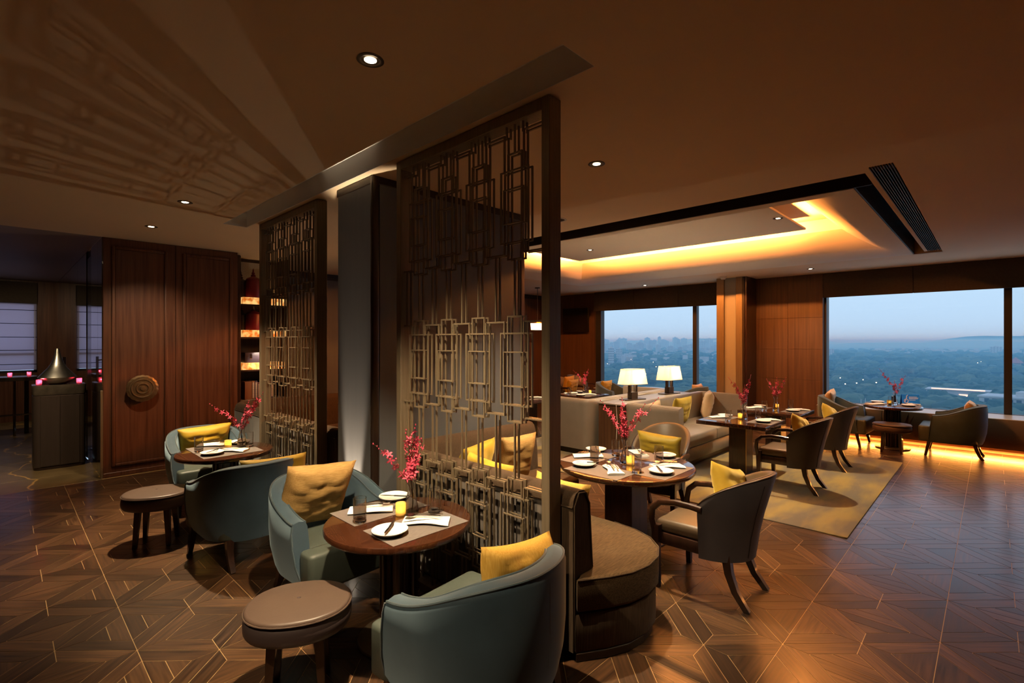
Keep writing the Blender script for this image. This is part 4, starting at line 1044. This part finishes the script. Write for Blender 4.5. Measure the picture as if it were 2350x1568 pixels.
# ------------------------------------------------------------------ lobby: stand, vessel, candles, counter
t = thing('reception_stand', 'dark rounded cabinet stand with stone top at the lobby edge', 'cabinet', (.545, 8.93, 0))
o_ = rrect(-.262, .262, -.21, .21, .07, 5)
MB().slab([(p[0]*.96, p[1]*.96) for p in o_], 0, .035, .003, 1).build('plinth', m_trimd, t)
MB().slab([(p[0]*.985, p[1]*.985) for p in o_], .035, .955, .003, 1).build('body', m_stand, t)
for (x0, x1) in [(-.19, -.003), (.003, .19)]: MB().box(x0, x1, -.214, -.200, .045, .945, .003).build('door', m_stand, t, 0)
MB().slab(o_, .958, 1.085, .006, 2).build('stone_top', m_blstone, t)
MB().lathe([(.001, 0), (.085, 0), (.12, .018), (.170, .055), (.192, .082), (.196, .092), (.185, .108), (.140, .165), (.098, .215), (.068, .270), (.046, .335), (.030, .400), (.022, .452), (.018, .468), (.001, .470)], 56, (0, 0, 0), False, False)
ves = MB().lathe([(.001, 0), (.085, 0), (.12, .018), (.170, .055), (.192, .082), (.196, .092), (.185, .108), (.140, .165), (.098, .215), (.068, .270), (.046, .335), (.030, .400), (.022, .452), (.018, .468), (.001, .470)], 56, (0, 0, 0), False, False).build('vessel', m_pewter, None, 50, (.528, 8.90, 1.086))
tag(ves, 'tall pewter funnel-shaped vessel standing on the dark lobby stand', 'vessel')
first_or_dup(ST, 'pink', mk_pink, (.345, 8.78, 1.086), 0, 'pink glass candle left of the pewter vessel on the stand', 'pink candles')
first_or_dup(ST, 'pink', mk_pink, (.735, 8.78, 1.086), 0, 'pink glass candle right of the pewter vessel on the stand', 'pink candles')
ct = thing('bar_counter', 'high slim bar counter with metal legs under the lobby window', 'counter', (-.55, 12.4, 0))
MB().box(-1.1, 1.02, -.28, .28, .965, 1.03, .004).build('top', m_blstone, ct, 0)
for x in (-.9, .72): MB().tube([(x, -.2, .965), (x, -.2, 0)], .018, 8).build('leg', m_chrome, ct)
for x in (-.9, .85): MB().box(x, x+.06, .1, .22, 0, .965).build('rear_post', m_trimd, ct, 0)
MB().tube([(-1.05, -.2, .37), (.98, -.2, .37)], .016, 8).build('foot_rail', m_chrome, ct)
first_or_dup(ST, 'pink', mk_pink, (.115, 12.28, 1.031), 0, 'pink glass candle on the bar counter, left of two under the window', 'pink candles')
first_or_dup(ST, 'pink', mk_pink, (.36, 12.42, 1.031), 0, 'pink glass candle on the bar counter, at the edge of the window', 'pink candles')
for (x, y, z) in ((.345, 8.78, 1.13), (.735, 8.78, 1.13), (.115, 12.28, 1.08), (.36, 12.42, 1.08)): lamp('pink_candle_light', 'POINT', (x, y, z), .9, (1, .50, .46), shadow_soft_size=.008)
tp = thing('tap_stand', 'slim grey metal tap post behind the pewter vessel', 'tap', (.66, 9.9, 0))
MB().lathe([(.001, 0), (.10, 0), (.10, .02), (.02, .03), (.001, .03)], 20, cap0=False, cap1=False).build('foot', m_chrome, tp)
MB().tube([(0, 0, .02), (0, 0, 1.42)], .018, 10).build('post', m_chrome, tp)
MB().tube([(0, 0, 1.36), (-.06, -.02, 1.37), (-.09, -.03, 1.34)], .010, 8).build('spout', m_chrome, tp)

# ------------------------------------------------------------------ bookshelf niche
sh = thing('display_shelf', 'recessed walnut display shelf with glowing onyx ledges beside the doors', 'shelf', (2.39, 7.76, 0))
LW = .66
MB().box(0, LW, .44, .475, 0, H-.01).build('back', m_dark, sh, 0)
MB().box(.0, LW, .425, .44, 2.42, 2.86).build('speckled_back_panel', m_gran, sh, 0)
MB().box(LW, LW+.035, 0, .475, 0, H-.01, .003).build('side_panel', m_dark, sh, 0)
MB().box(-.002, .02, .005, .475, 0, H-.03, .003).build('side_panel', m_dark, sh, 0)
for z in (2.205, 1.725, 1.245):
    MB().box(.022, LW-.002, .02, .42, z-.035, z-.01, .003).build('shelf_board', m_dark, sh, 0)
    o = MB().box(.055, LW-.002, .03, .42, z-.008, z+.092, .004).build('onyx_ledge', m_onyx, sh, 0)
MB().box(.0, LW-.002, -.01, .42, .745, .80, .004).build('stone_ledge', m_stone, sh, 0)
MB().box(.02, LW-.002, .05, .42, 0, .745, .003).build('lower_cabinet', m_dark, sh, 0)
for k in range(14): MB().box(.03+k*.045, .03+k*.045+.022, .015, .05, .01, .742, .003).build('slat', m_wood, sh, 0)
def jar(label, x, y, z, m, r=.105, hh=.27, fin='spire'):
    t = thing('lidded_jar', label, 'jar', (x, y, z), 0, 'lidded lacquer jars')
    MB().lathe([(.001, 0), (r, 0), (r*1.02, .01), (r*1.02, hh-.03), (r*.95, hh)], 32, cap0=False, cap1=False).build('body', m, t, 45)
    MB().lathe([(r*.97, hh), (r*.80, hh+.025), (r*.35, hh+.045), (r*.30, hh+.06), (.001, hh+.06)], 32, cap0=False, cap1=False).build('lid', m, t, 45)
    if fin == 'spire': MB().lathe([(.03, hh+.06), (.035, hh+.07), (.018, hh+.085), (.026, hh+.10), (.010, hh+.125), (.013, hh+.135), (.003, hh+.17), (.001, hh+.175)], 16, cap0=False, cap1=False).build('finial', m, t)
    else: MB().lathe([(.03, hh+.06), (.016, hh+.075), (.014, hh+.14), (.001, hh+.142)], 16, cap0=False, cap1=False).build('finial', m_brass, t)
    return t
jar('crimson lidded jar with spire finial on the top glowing ledge', 2.63, 7.93, 2.298, m_red)
jar('near black lidded jar with spire finial behind the crimson one on the top ledge', 2.465+.02, 8.02, 2.298, m_jard, .09, .235)
jar('crimson lidded jar with brass knob on the middle glowing ledge', 2.63, 7.93, 1.818, m_red, .105, .24, 'knob')
jar('near black lidded jar beside the crimson one on the middle ledge', 2.485, 8.02, 1.818, m_jard, .09, .22)
bxo = thing('keepsake_case', 'small aubergine leather case with steel clasp on the lowest glowing ledge', 'case', (2.66, 7.94, 1.338))
MB().box(-.18, .18, -.12, .12, 0, .15, .008, 2).build('body', m_purple, bxo)
MB().box(-.178, .178, -.122, .12, .098, .102).build('lid_seam', m_trimd, bxo, 0)
for x in (-.10, .10): MB().box(x-.018, x+.018, -.128, -.119, .06, .125, .003).build('clasp', m_chrome, bxo, 0)
MB().tube([(.05, -.125, .07), (.06, -.15, .075), (.14, -.15, .075), (.15, -.125, .07)], .006, 6).build('handle', m_chrome, bxo)
rb = random.Random(5); x = 2.475
BC = [mat('book_cloth', c_, rough=.6) for c_ in ((.16, .055, .02), (.20, .08, .03), (.05, .03, .06), (.12, .03, .03), (.03, .03, .05), (.18, .10, .05))]
names = ['thick tan leather book, first from the left on the stone ledge', 'second book from the left on the stone ledge', 'third book from the left on the stone ledge', 'fourth book from the left on the stone ledge',
         'fifth book from the left on the stone ledge', 'sixth book from the left on the stone ledge', 'seventh book from the left on the stone ledge', 'eighth book from the left on the stone ledge', 'ninth book from the left on the stone ledge']
m_spine = mat('gilt_spine', (.55, .42, .30), (.75, .65, .55), rough=.3, metal=.6, scale=(1, 1, 40), ns=6)
for k, nm in enumerate(names):
    w = .10 if k == 0 else rb.uniform(.030, .040); hh = rb.uniform(.24, .275)
    b = thing('book', nm, 'book', (x+w/2, 7.90, .80), 0, 'leather bound books')
    MB().box(-w/2+.001, w/2-.001, -.08, .09, 0, hh, .004).build('cover', BC[k % 6], b, 0)
    if k: MB().box(-w/2+.007, w/2-.007, -.0825, -.079, .02, hh-.02).build('gilt_spine', m_spine, b, 0)
    x += w+.002
lamp('shelf_spot', 'SPOT', (2.70, 7.60, 1.60), 16, SOFT, spot_size=1.2, spot_blend=.6, shadow_soft_size=.02).rotation_euler = (math.radians(62-20), 0, 0)  # spot without a fixture, pointing at the shelf

# ------------------------------------------------------------------ ceiling fixtures
def downlight(label, x, y, z):
    t = thing('downlight', label, 'ceiling light', (x, y, z), 0, 'recessed downlights')
    MB().lathe([(.026, -.001), (.040, -.001), (.044, -.005), (.052, -.006), (.060, -.003), (.058, 0)], 32, cap0=False, cap1=False).build('trim_ring', m_bronzed, t)
    MB().lathe([(.001, -.0035), (.024, -.0035), (.027, -.002)], 24, cap0=False, cap1=False).build('lens', m_lamp, t)
    return t
DL = {(1.154, 2.002): 'downlight nearest the camera, above the first bistro table', (2.948, 2.020): 'downlight just right of the bronze screen post', (1.165, 5.251): 'downlight above the bistro table by the doors',
      (1.153, 6.633): 'downlight closest to the wooden doors', (9.786, 2.269): 'downlight in front of the wood panelled pier', (10.08, 5.609): 'downlight over the far window on the left',
      (6.96, 1.98): 'downlight in the floating raft by its bright right end', (7.10, 5.00): 'downlight in the floating raft at its far left end'}
d0 = None
for (x, y), nm in DL.items():
    z = 3.2345 if 4.92 < x < 9.2 else H-.0005
    if d0 is None: d0 = downlight(nm, x, y, z)
    else: dup(d0, (x, y, z), 0, nm)
sm = thing('smoke_detector', 'small white smoke detector on the ceiling by the cream pilaster', 'detector', (9.83, 3.78, H))
MB().lathe([(.001, 0), (.065, 0), (.065, -.018), (.050, -.022), (.001, -.022)], 28, cap0=False, cap1=False).build('base', m_plastic, sm)
MB().lathe([(.045, -.022), (.048, -.030), (.040, -.048), (.001, -.052)], 28, cap0=False, cap1=False).build('head', m_plastic, sm)
sp = thing('ceiling_spotlight', 'round ceiling speaker just right of the tall screen post', 'spotlight', (4.02, 3.24, H))  # ring treated as a recessed spot; the booth beam starts here
MB().lathe([(.075, 0), (.095, 0), (.097, -.004), (.088, -.008), (.075, -.006)], 36, cap0=False, cap1=False).build('rim', m_plastic, sp)
MB().lathe([(.001, -.003), (.076, -.003)], 36, cap0=False, cap1=False).build('grille', m_bronzed, sp)
pd = thing('pendant_lamp', 'small drum pendant lamp hanging beyond the screen post', 'lamp', (8.75, 7.65, 0))
MB().lathe([(.001, H-.0005), (.06, H-.0005), (.06, H-.02), (.001, H-.024)], 20, cap0=False, cap1=False).build('ceiling_rose', m_bronzed, pd)
MB().tube([(0, 0, H-.02), (0, 0, 2.10)], .006, 6).build('rod', m_bronzed, pd)
MB().lathe([(.001, 2.11), (.165, 2.10), (.17, 2.075), (.001, 2.078)], 28, cap0=False, cap1=False).build('cap', m_brass, pd)
MB().lathe([(.165, 2.075), (.150, 1.92)], 32, cap0=False, cap1=False).build('shade', m_shade, pd)
lamp('pendant_light', 'POINT', (8.75, 7.65, 2.0), 14, SOFT, shadow_soft_size=.03)
tv = thing('wall_screen', 'dark flat screen on the wood wall just right of the screen post', 'screen', (10.70, 7.98, 2.22))
MB().box(-.05, .0, -.42, .42, -.32, .32, .008).build('panel', m_tvb, tv, 0)
MB().box(.0, .085, -.10, .10, -.10, .10).build('bracket', m_trimd, tv, 0)
ul = thing('floor_uplight', 'small round floor uplight at the foot of the grey column', 'lamp', (1.872, 3.68, 0))
MB().lathe([(.001, .0), (.045, 0), (.045, .045), (.038, .050), (.034, .040), (.001, .040)], 24, cap0=False, cap1=False).build('housing', m_bronzed, ul)
ul2 = dup(ul, (3.45, 5.95, 0), 0, 'small round floor uplight in the nook behind the far screen')

# ------------------------------------------------------------------ city view far below the tower
GZ = -60.0
def vis(d, a): return (d*math.cos(math.radians(a)), d*math.sin(math.radians(a)))
m_land = mat('park_ground', (.030, .050, .026), (.075, .085, .050), rough=1, scale=(1, 1, 1), ns=.012, det=8, ramp=(.4, .62))
m_tree = mat('tree_foliage', (.016, .052, .038), (.055, .105, .070), rough=1, ns=.35, det=4)
m_tree2 = mat('pale_tree_foliage', (.065, .110, .070), (.120, .165, .100), rough=1, ns=.35, det=4)
m_conc = mat('pale_concrete', (.50, .49, .47), (.62, .60, .58), rough=.9, ns=.05)
m_conc2 = mat('warm_concrete', (.48, .38, .32), rough=.9)
m_win = mat('far_window_glass', (.05, .06, .075), rough=.3)
m_roof = mat('roof_terracotta', (.42, .13, .09), rough=.9)
m_street = mat('street_light', (1, .85, .6), emit=(1, .82, .55), es=9)
g = MB(); n = 24
A = [-16+62*k/n for k in range(n+1)]; Dd = [120, 300, 450, 700, 1100, 1800, 3000, 5000, 9000, 15000]
for d in Dd: g.v += [(*vis(d, a), GZ) for a in A]
for i in range(len(Dd)-1):
    for k in range(n): g.f.append((i*(n+1)+k, i*(n+1)+k+1, (i+1)*(n+1)+k+1, (i+1)*(n+1)+k))
struct(g.build('terrain', m_land, sm=0))
def ridge(name, d, prof, m, depth):
    b = MB(); A2 = [-16+62*k/60 for k in range(61)]
    R = []
    for k, a in enumerate(A2):
        hgt = prof(a); R.append([(*vis(d, a), GZ-5), (*vis(d+depth*.5, a), GZ+hgt), (*vis(d+depth, a), GZ-5)])
    b.rings(R, False, False, False); return struct(b.build(name, m, sm=60))
ridge('hills', 7800, lambda a: max(8, 46+22*math.sin(a*.21+1.9)+9*math.sin(a*.9)+5*math.sin(a*2.1+1)), m_land, 2200)
ridge('hills', 12500, lambda a: max(30, 110+80*math.sin(a*.30+2.2)+20*math.sin(a*1.1)), m_land, 3000)
rt = random.Random(99)
def tree_mesh(seed, wide):
    bm = bmesh.new(); bmesh.ops.create_icosphere(bm, subdivisions=2, radius=1); off = Vector((seed*7.3, seed*3.1, 0))
    for v in bm.verts:
        k = 1+.28*noise.noise(v.co*1.6+off)+.14*noise.noise(v.co*4+off); v.co = Vector((v.co.x*k*wide, v.co.y*k*wide, max(-.45, v.co.z*k*.62)))
    b = MB(); b.add([q_.co+Vector((0, 0, 1.05)) for q_ in bm.verts], [[q_.index for q_ in f.verts] for f in bm.faces]); bm.free()
    b.lathe([(.07, 0), (.05, .8)], 6); return b
TM = []
for k in range(5):
    b = tree_mesh(k, 1.15+.15*(k % 3)); TM.append(b.mesh('tree', m_tree if k % 3 else m_tree2, 60))
n_t = 0; stuff = MB(); stuff2 = MB()
cand = []
for _ in range(5200):
    d = 300*math.exp(rt.random()*2.45); a = rt.uniform(-9, 40)
    if noise.noise(Vector((d*.004, a*.20, 3))) < -.30: continue
    cand.append((d, a))
cand.sort()
for d, a in cand:
    x, y = vis(d, a); s_ = rt.uniform(5.5, 10.5)*(1 if d < 1500 else 1.5)
    los = 1.65-(d)*.52/ (10.76 if 0 else 10.9)   # ground seen below the window ledges starts here
    vis_ok = d > 430 and (-5 < a < 13 or 19.5 < a < 36)
    if vis_ok and n_t < 296:
        o = put('tree', TM[n_t % 5], None, (x, y, GZ), (0, 0, rt.random()*6)); o.scale = (s_, s_, s_*rt.uniform(.8, 1.2))
        tag(o, 'rounded tree crown in the hazy parkland below the windows', 'tree', 'parkland trees below the tower'); n_t += 1
    else:
        bmx = stuff if rt.random() < .7 else stuff2; st_ = len(bmx.v); i0 = rt.randrange(3)
        V = []; F = []
        m_ = 6
        for j, (r_, z_) in enumerate(((.55, .55), (1.15, .95), (.85, 1.45))):
            V += [(x+s_*r_*math.cos(2*PI*k/m_+j)*rt.uniform(.8, 1.2), y+s_*r_*math.sin(2*PI*k/m_+j)*rt.uniform(.8, 1.2), GZ+s_*z_*rt.uniform(.85, 1.15)) for k in range(m_)]
        V.append((x, y, GZ+s_*1.68)); V.append((x, y, GZ))
        for j in range(2):
            for k in range(m_): F.append((j*m_+k, j*m_+(k+1) % m_, (j+1)*m_+(k+1) % m_, (j+1)*m_+k))
        for k in range(m_): F.append((2*m_+k, 2*m_+(k+1) % m_, 3*m_)); F.append((k, 3*m_+1, (k+1) % m_))
        bmx.add(V, F)
for b, m_ in ((stuff, m_tree), (stuff2, m_tree2)):
    o = b.build('woodland', m_, None, 60); o['kind'] = 'stuff'; o['label'] = 'distant woodland canopy filling the hazy plain'; o['category'] = 'trees'
# towers and low blocks
def block(name, label, d, a, w, dp, hgt, m, floors, bays, rz=0, group=None, parts=True):
    x, y = vis(d, a); t = thing(name, label, 'building', (x, y, GZ), rz, group)
    MB().box(-dp/2, dp/2, -w/2, w/2, 0, hgt).build('wall', m, t, 0)
    MB().box(-dp*.2, dp*.2, -w*.18, w*.18, hgt, hgt+hgt*.07).build('roof_room', m, t, 0)
    b = MB()
    for f_ in range(floors):
        z = hgt*(f_+.30)/floors
        for k in range(bays):
            y0 = -w/2+w*(k+.22)/bays; b.box(-dp/2-.15, -dp/2+.3, y0, y0+w*.56/bays, z, z+hgt*.42/floors)
    o = b.build('windows', m_win, t, 0); o['kind'] = 'stuff'
    return t
rb = random.Random(21); k = 0
for i in range(84):
    a = 19.6+16.5*(i+.5*rb.random())/84; d = rb.uniform(2200, 4600); hh = rb.uniform(38, 74)*d/3300
    block('tower_block', 'pale hazy tower block on the far skyline, left window' if a > 22.6 else 'pale hazy tower block on the far skyline, narrow pane beside the pier', d, a, rb.uniform(18, 42)*d/3300, 22, hh, m_conc if rb.random() < .8 else m_conc2, 9, 4, math.radians(a)+rb.uniform(-.5, .5), 'tower blocks on the left window skyline')
for (d, a, w, hh, lab) in [(2150, 11.55, 34, 34, 'squat white tower block standing alone in the woodland, right window'), (2300, 13.3, 24, 30, 'white tower block at the left edge of the right window'),
                           (2900, 8.2, 60, 14, 'long low white block on the hazy plain, right window'), (2600, -.2, 34, 42, 'white tower block just right of the right window mullion'),
                           (1250, 32.8, 14, 46, 'slender white tower block at the left edge of the far window'), (1500, 31.9, 18, 40, 'white tower block beside the slender one at the far window edge')]:
    block('tower_block', lab, d, a, w, 18, hh, m_conc, 8, 4, math.radians(a))
# low houses: one countless scatter
b1 = MB(); b2 = MB()
for i in range(420):
    if i % 5 < 3: a = rb.uniform(19.5, 36.5); d = rb.uniform(1400, 3600)
    else: a = rb.uniform(-2.2, 8); d = rb.uniform(2600, 4200)
    x, y = vis(d, a); w = rb.uniform(8, 22); hh = rb.uniform(8, 20)
    (b1 if rb.random() < .8 else b2).box(x-5, x+8, y-w/2, y+w/2, GZ, GZ+hh+6)
for b, m_ in ((b1, m_conc), (b2, m_conc2)):
    o = b.build('low_houses', m_, None, 0); o['kind'] = 'stuff'; o['label'] = 'pale scatter of low town houses on the hazy plain'; o['category'] = 'houses'
# the near white institute at the right edge, with its windows
ib = thing('institute_building', 'white flat-roofed building with window rows beyond the right window mullion', 'building', (*vis(560, -1.9), GZ), math.radians(-12))
MB().box(-14, 14, -30, 24, 0, 17).build('wall', m_conc, ib, 0)
MB().box(-15, 15, -31, 25, 17, 18.2).build('roof_slab', m_conc, ib, 0)
MB().box(-8, 8, -12, 4, 18.2, 22).build('roof_room', m_conc, ib, 0)
for fl in range(3):
    for j in range(11):
        w_ = MB().box(-14.25, -13.8, -28+j*4.6, -25.2+j*4.6, 3+fl*5, 6.2+fl*5).build('window', m_win, ib, 0)
ib2 = thing('office_building', 'long low building with a lit roof edge left of the right mullion', 'building', (*vis(640, 2.15), GZ), math.radians(-4))
MB().box(-10, 10, -22, 22, 0, 15).build('wall', m_conc, ib2, 0)
MB().box(-11, 11, -23, 23, 15, 15.8).build('roof_slab', m_conc, ib2, 0)
m_rooflit = mat('lit_roof_edge', (1, .6, .45), emit=(1, .55, .40), es=1.6)
MB().box(-11.3, -11.0, -20, 18, 15.9, 16.9).build('lit_edge', m_rooflit, ib2, 0)
MB().box(-10.25, -10.0, -20, -2, 8, 12).build('lit_window_band', m_rooflit, ib2, 0)
for j in range(9): MB().box(-10.25, -9.8, -20+j*4.6, -17+j*4.6, 2.5, 5.6).build('window', m_win, ib2, 0)
fh = thing('pavilion', 'small pavilion with a terracotta cone roof among the trees, far right', 'building', (*vis(1500, -1.35), GZ), 0)
MB().box(-8, 8, -8, 8, 0, 16).build('wall', m_conc2, fh, 0)
MB().lathe([(13, 16), (.5, 28)], 8).build('roof', m_roof, fh, 0)
for (d, a, n_) in [(620, 10.2, 1), (640, 9.3, 1), (660, 7.8, 1), (700, 8.8, 1), (720, 10.6, 1), (1400, .9, 1), (1500, .7, 1), (1100, 28.2, 1), (900, 27.9, 1), (1000, 33.2, 1), (1250, 30.6, 1), (820, 27.2, 1), (860, 26.9, 1), (700, 29.0, 1)]:
    x, y = vis(d, a); t = thing('street_lamp', 'lit street lamp, a speck of light in the hazy city below', 'street lamp', (x, y, GZ), 0, 'street lamps in the city below')
    MB().tube([(0, 0, 0), (0, 0, 17)], .15, 5).build('pole', m_trimd, t)
    MB().lathe([(.01, -.55), (.55, 0), (.01, .55)], 8, (0, 0, 17.6)).build('lantern', m_street, t)
for (d, a, lab) in [(430, 10.0, 'slim pale mast group below the window, left of the table'), (445, 8.4, 'slim pale mast group below the window, behind the flowers')]:
    x, y = vis(d, a); t = thing('antenna_masts', lab, 'masts', (x, y, GZ), 0)
    for k in range(5): MB().tube([(rb.uniform(-2, 2), -6+k*2.6, 0), (0, -6+k*2.6, 12+rb.uniform(4, 9))], .22, 5).build('mast', m_conc, t)
# haze over the plain
m_haze = bpy.data.materials.new('haze'); m_haze.use_nodes = True; t_ = m_haze.node_tree; t_.nodes.clear()
vo = t_.nodes.new('ShaderNodeVolumeScatter'); vo.inputs['Color'].default_value = (.30, .70, 1.0, 1); vo.inputs['Density'].default_value = .00052; vo.inputs['Anisotropy'].default_value = 0
oo = t_.nodes.new('ShaderNodeOutputMaterial'); t_.links.new(vo.outputs[0], oo.inputs['Volume'])
hz = MB().box(30, 16500, -7000, 13000, GZ-8, 26).build('haze', m_haze, None, 0); hz['kind'] = 'stuff'; hz['label'] = 'blue evening haze lying over the plain'
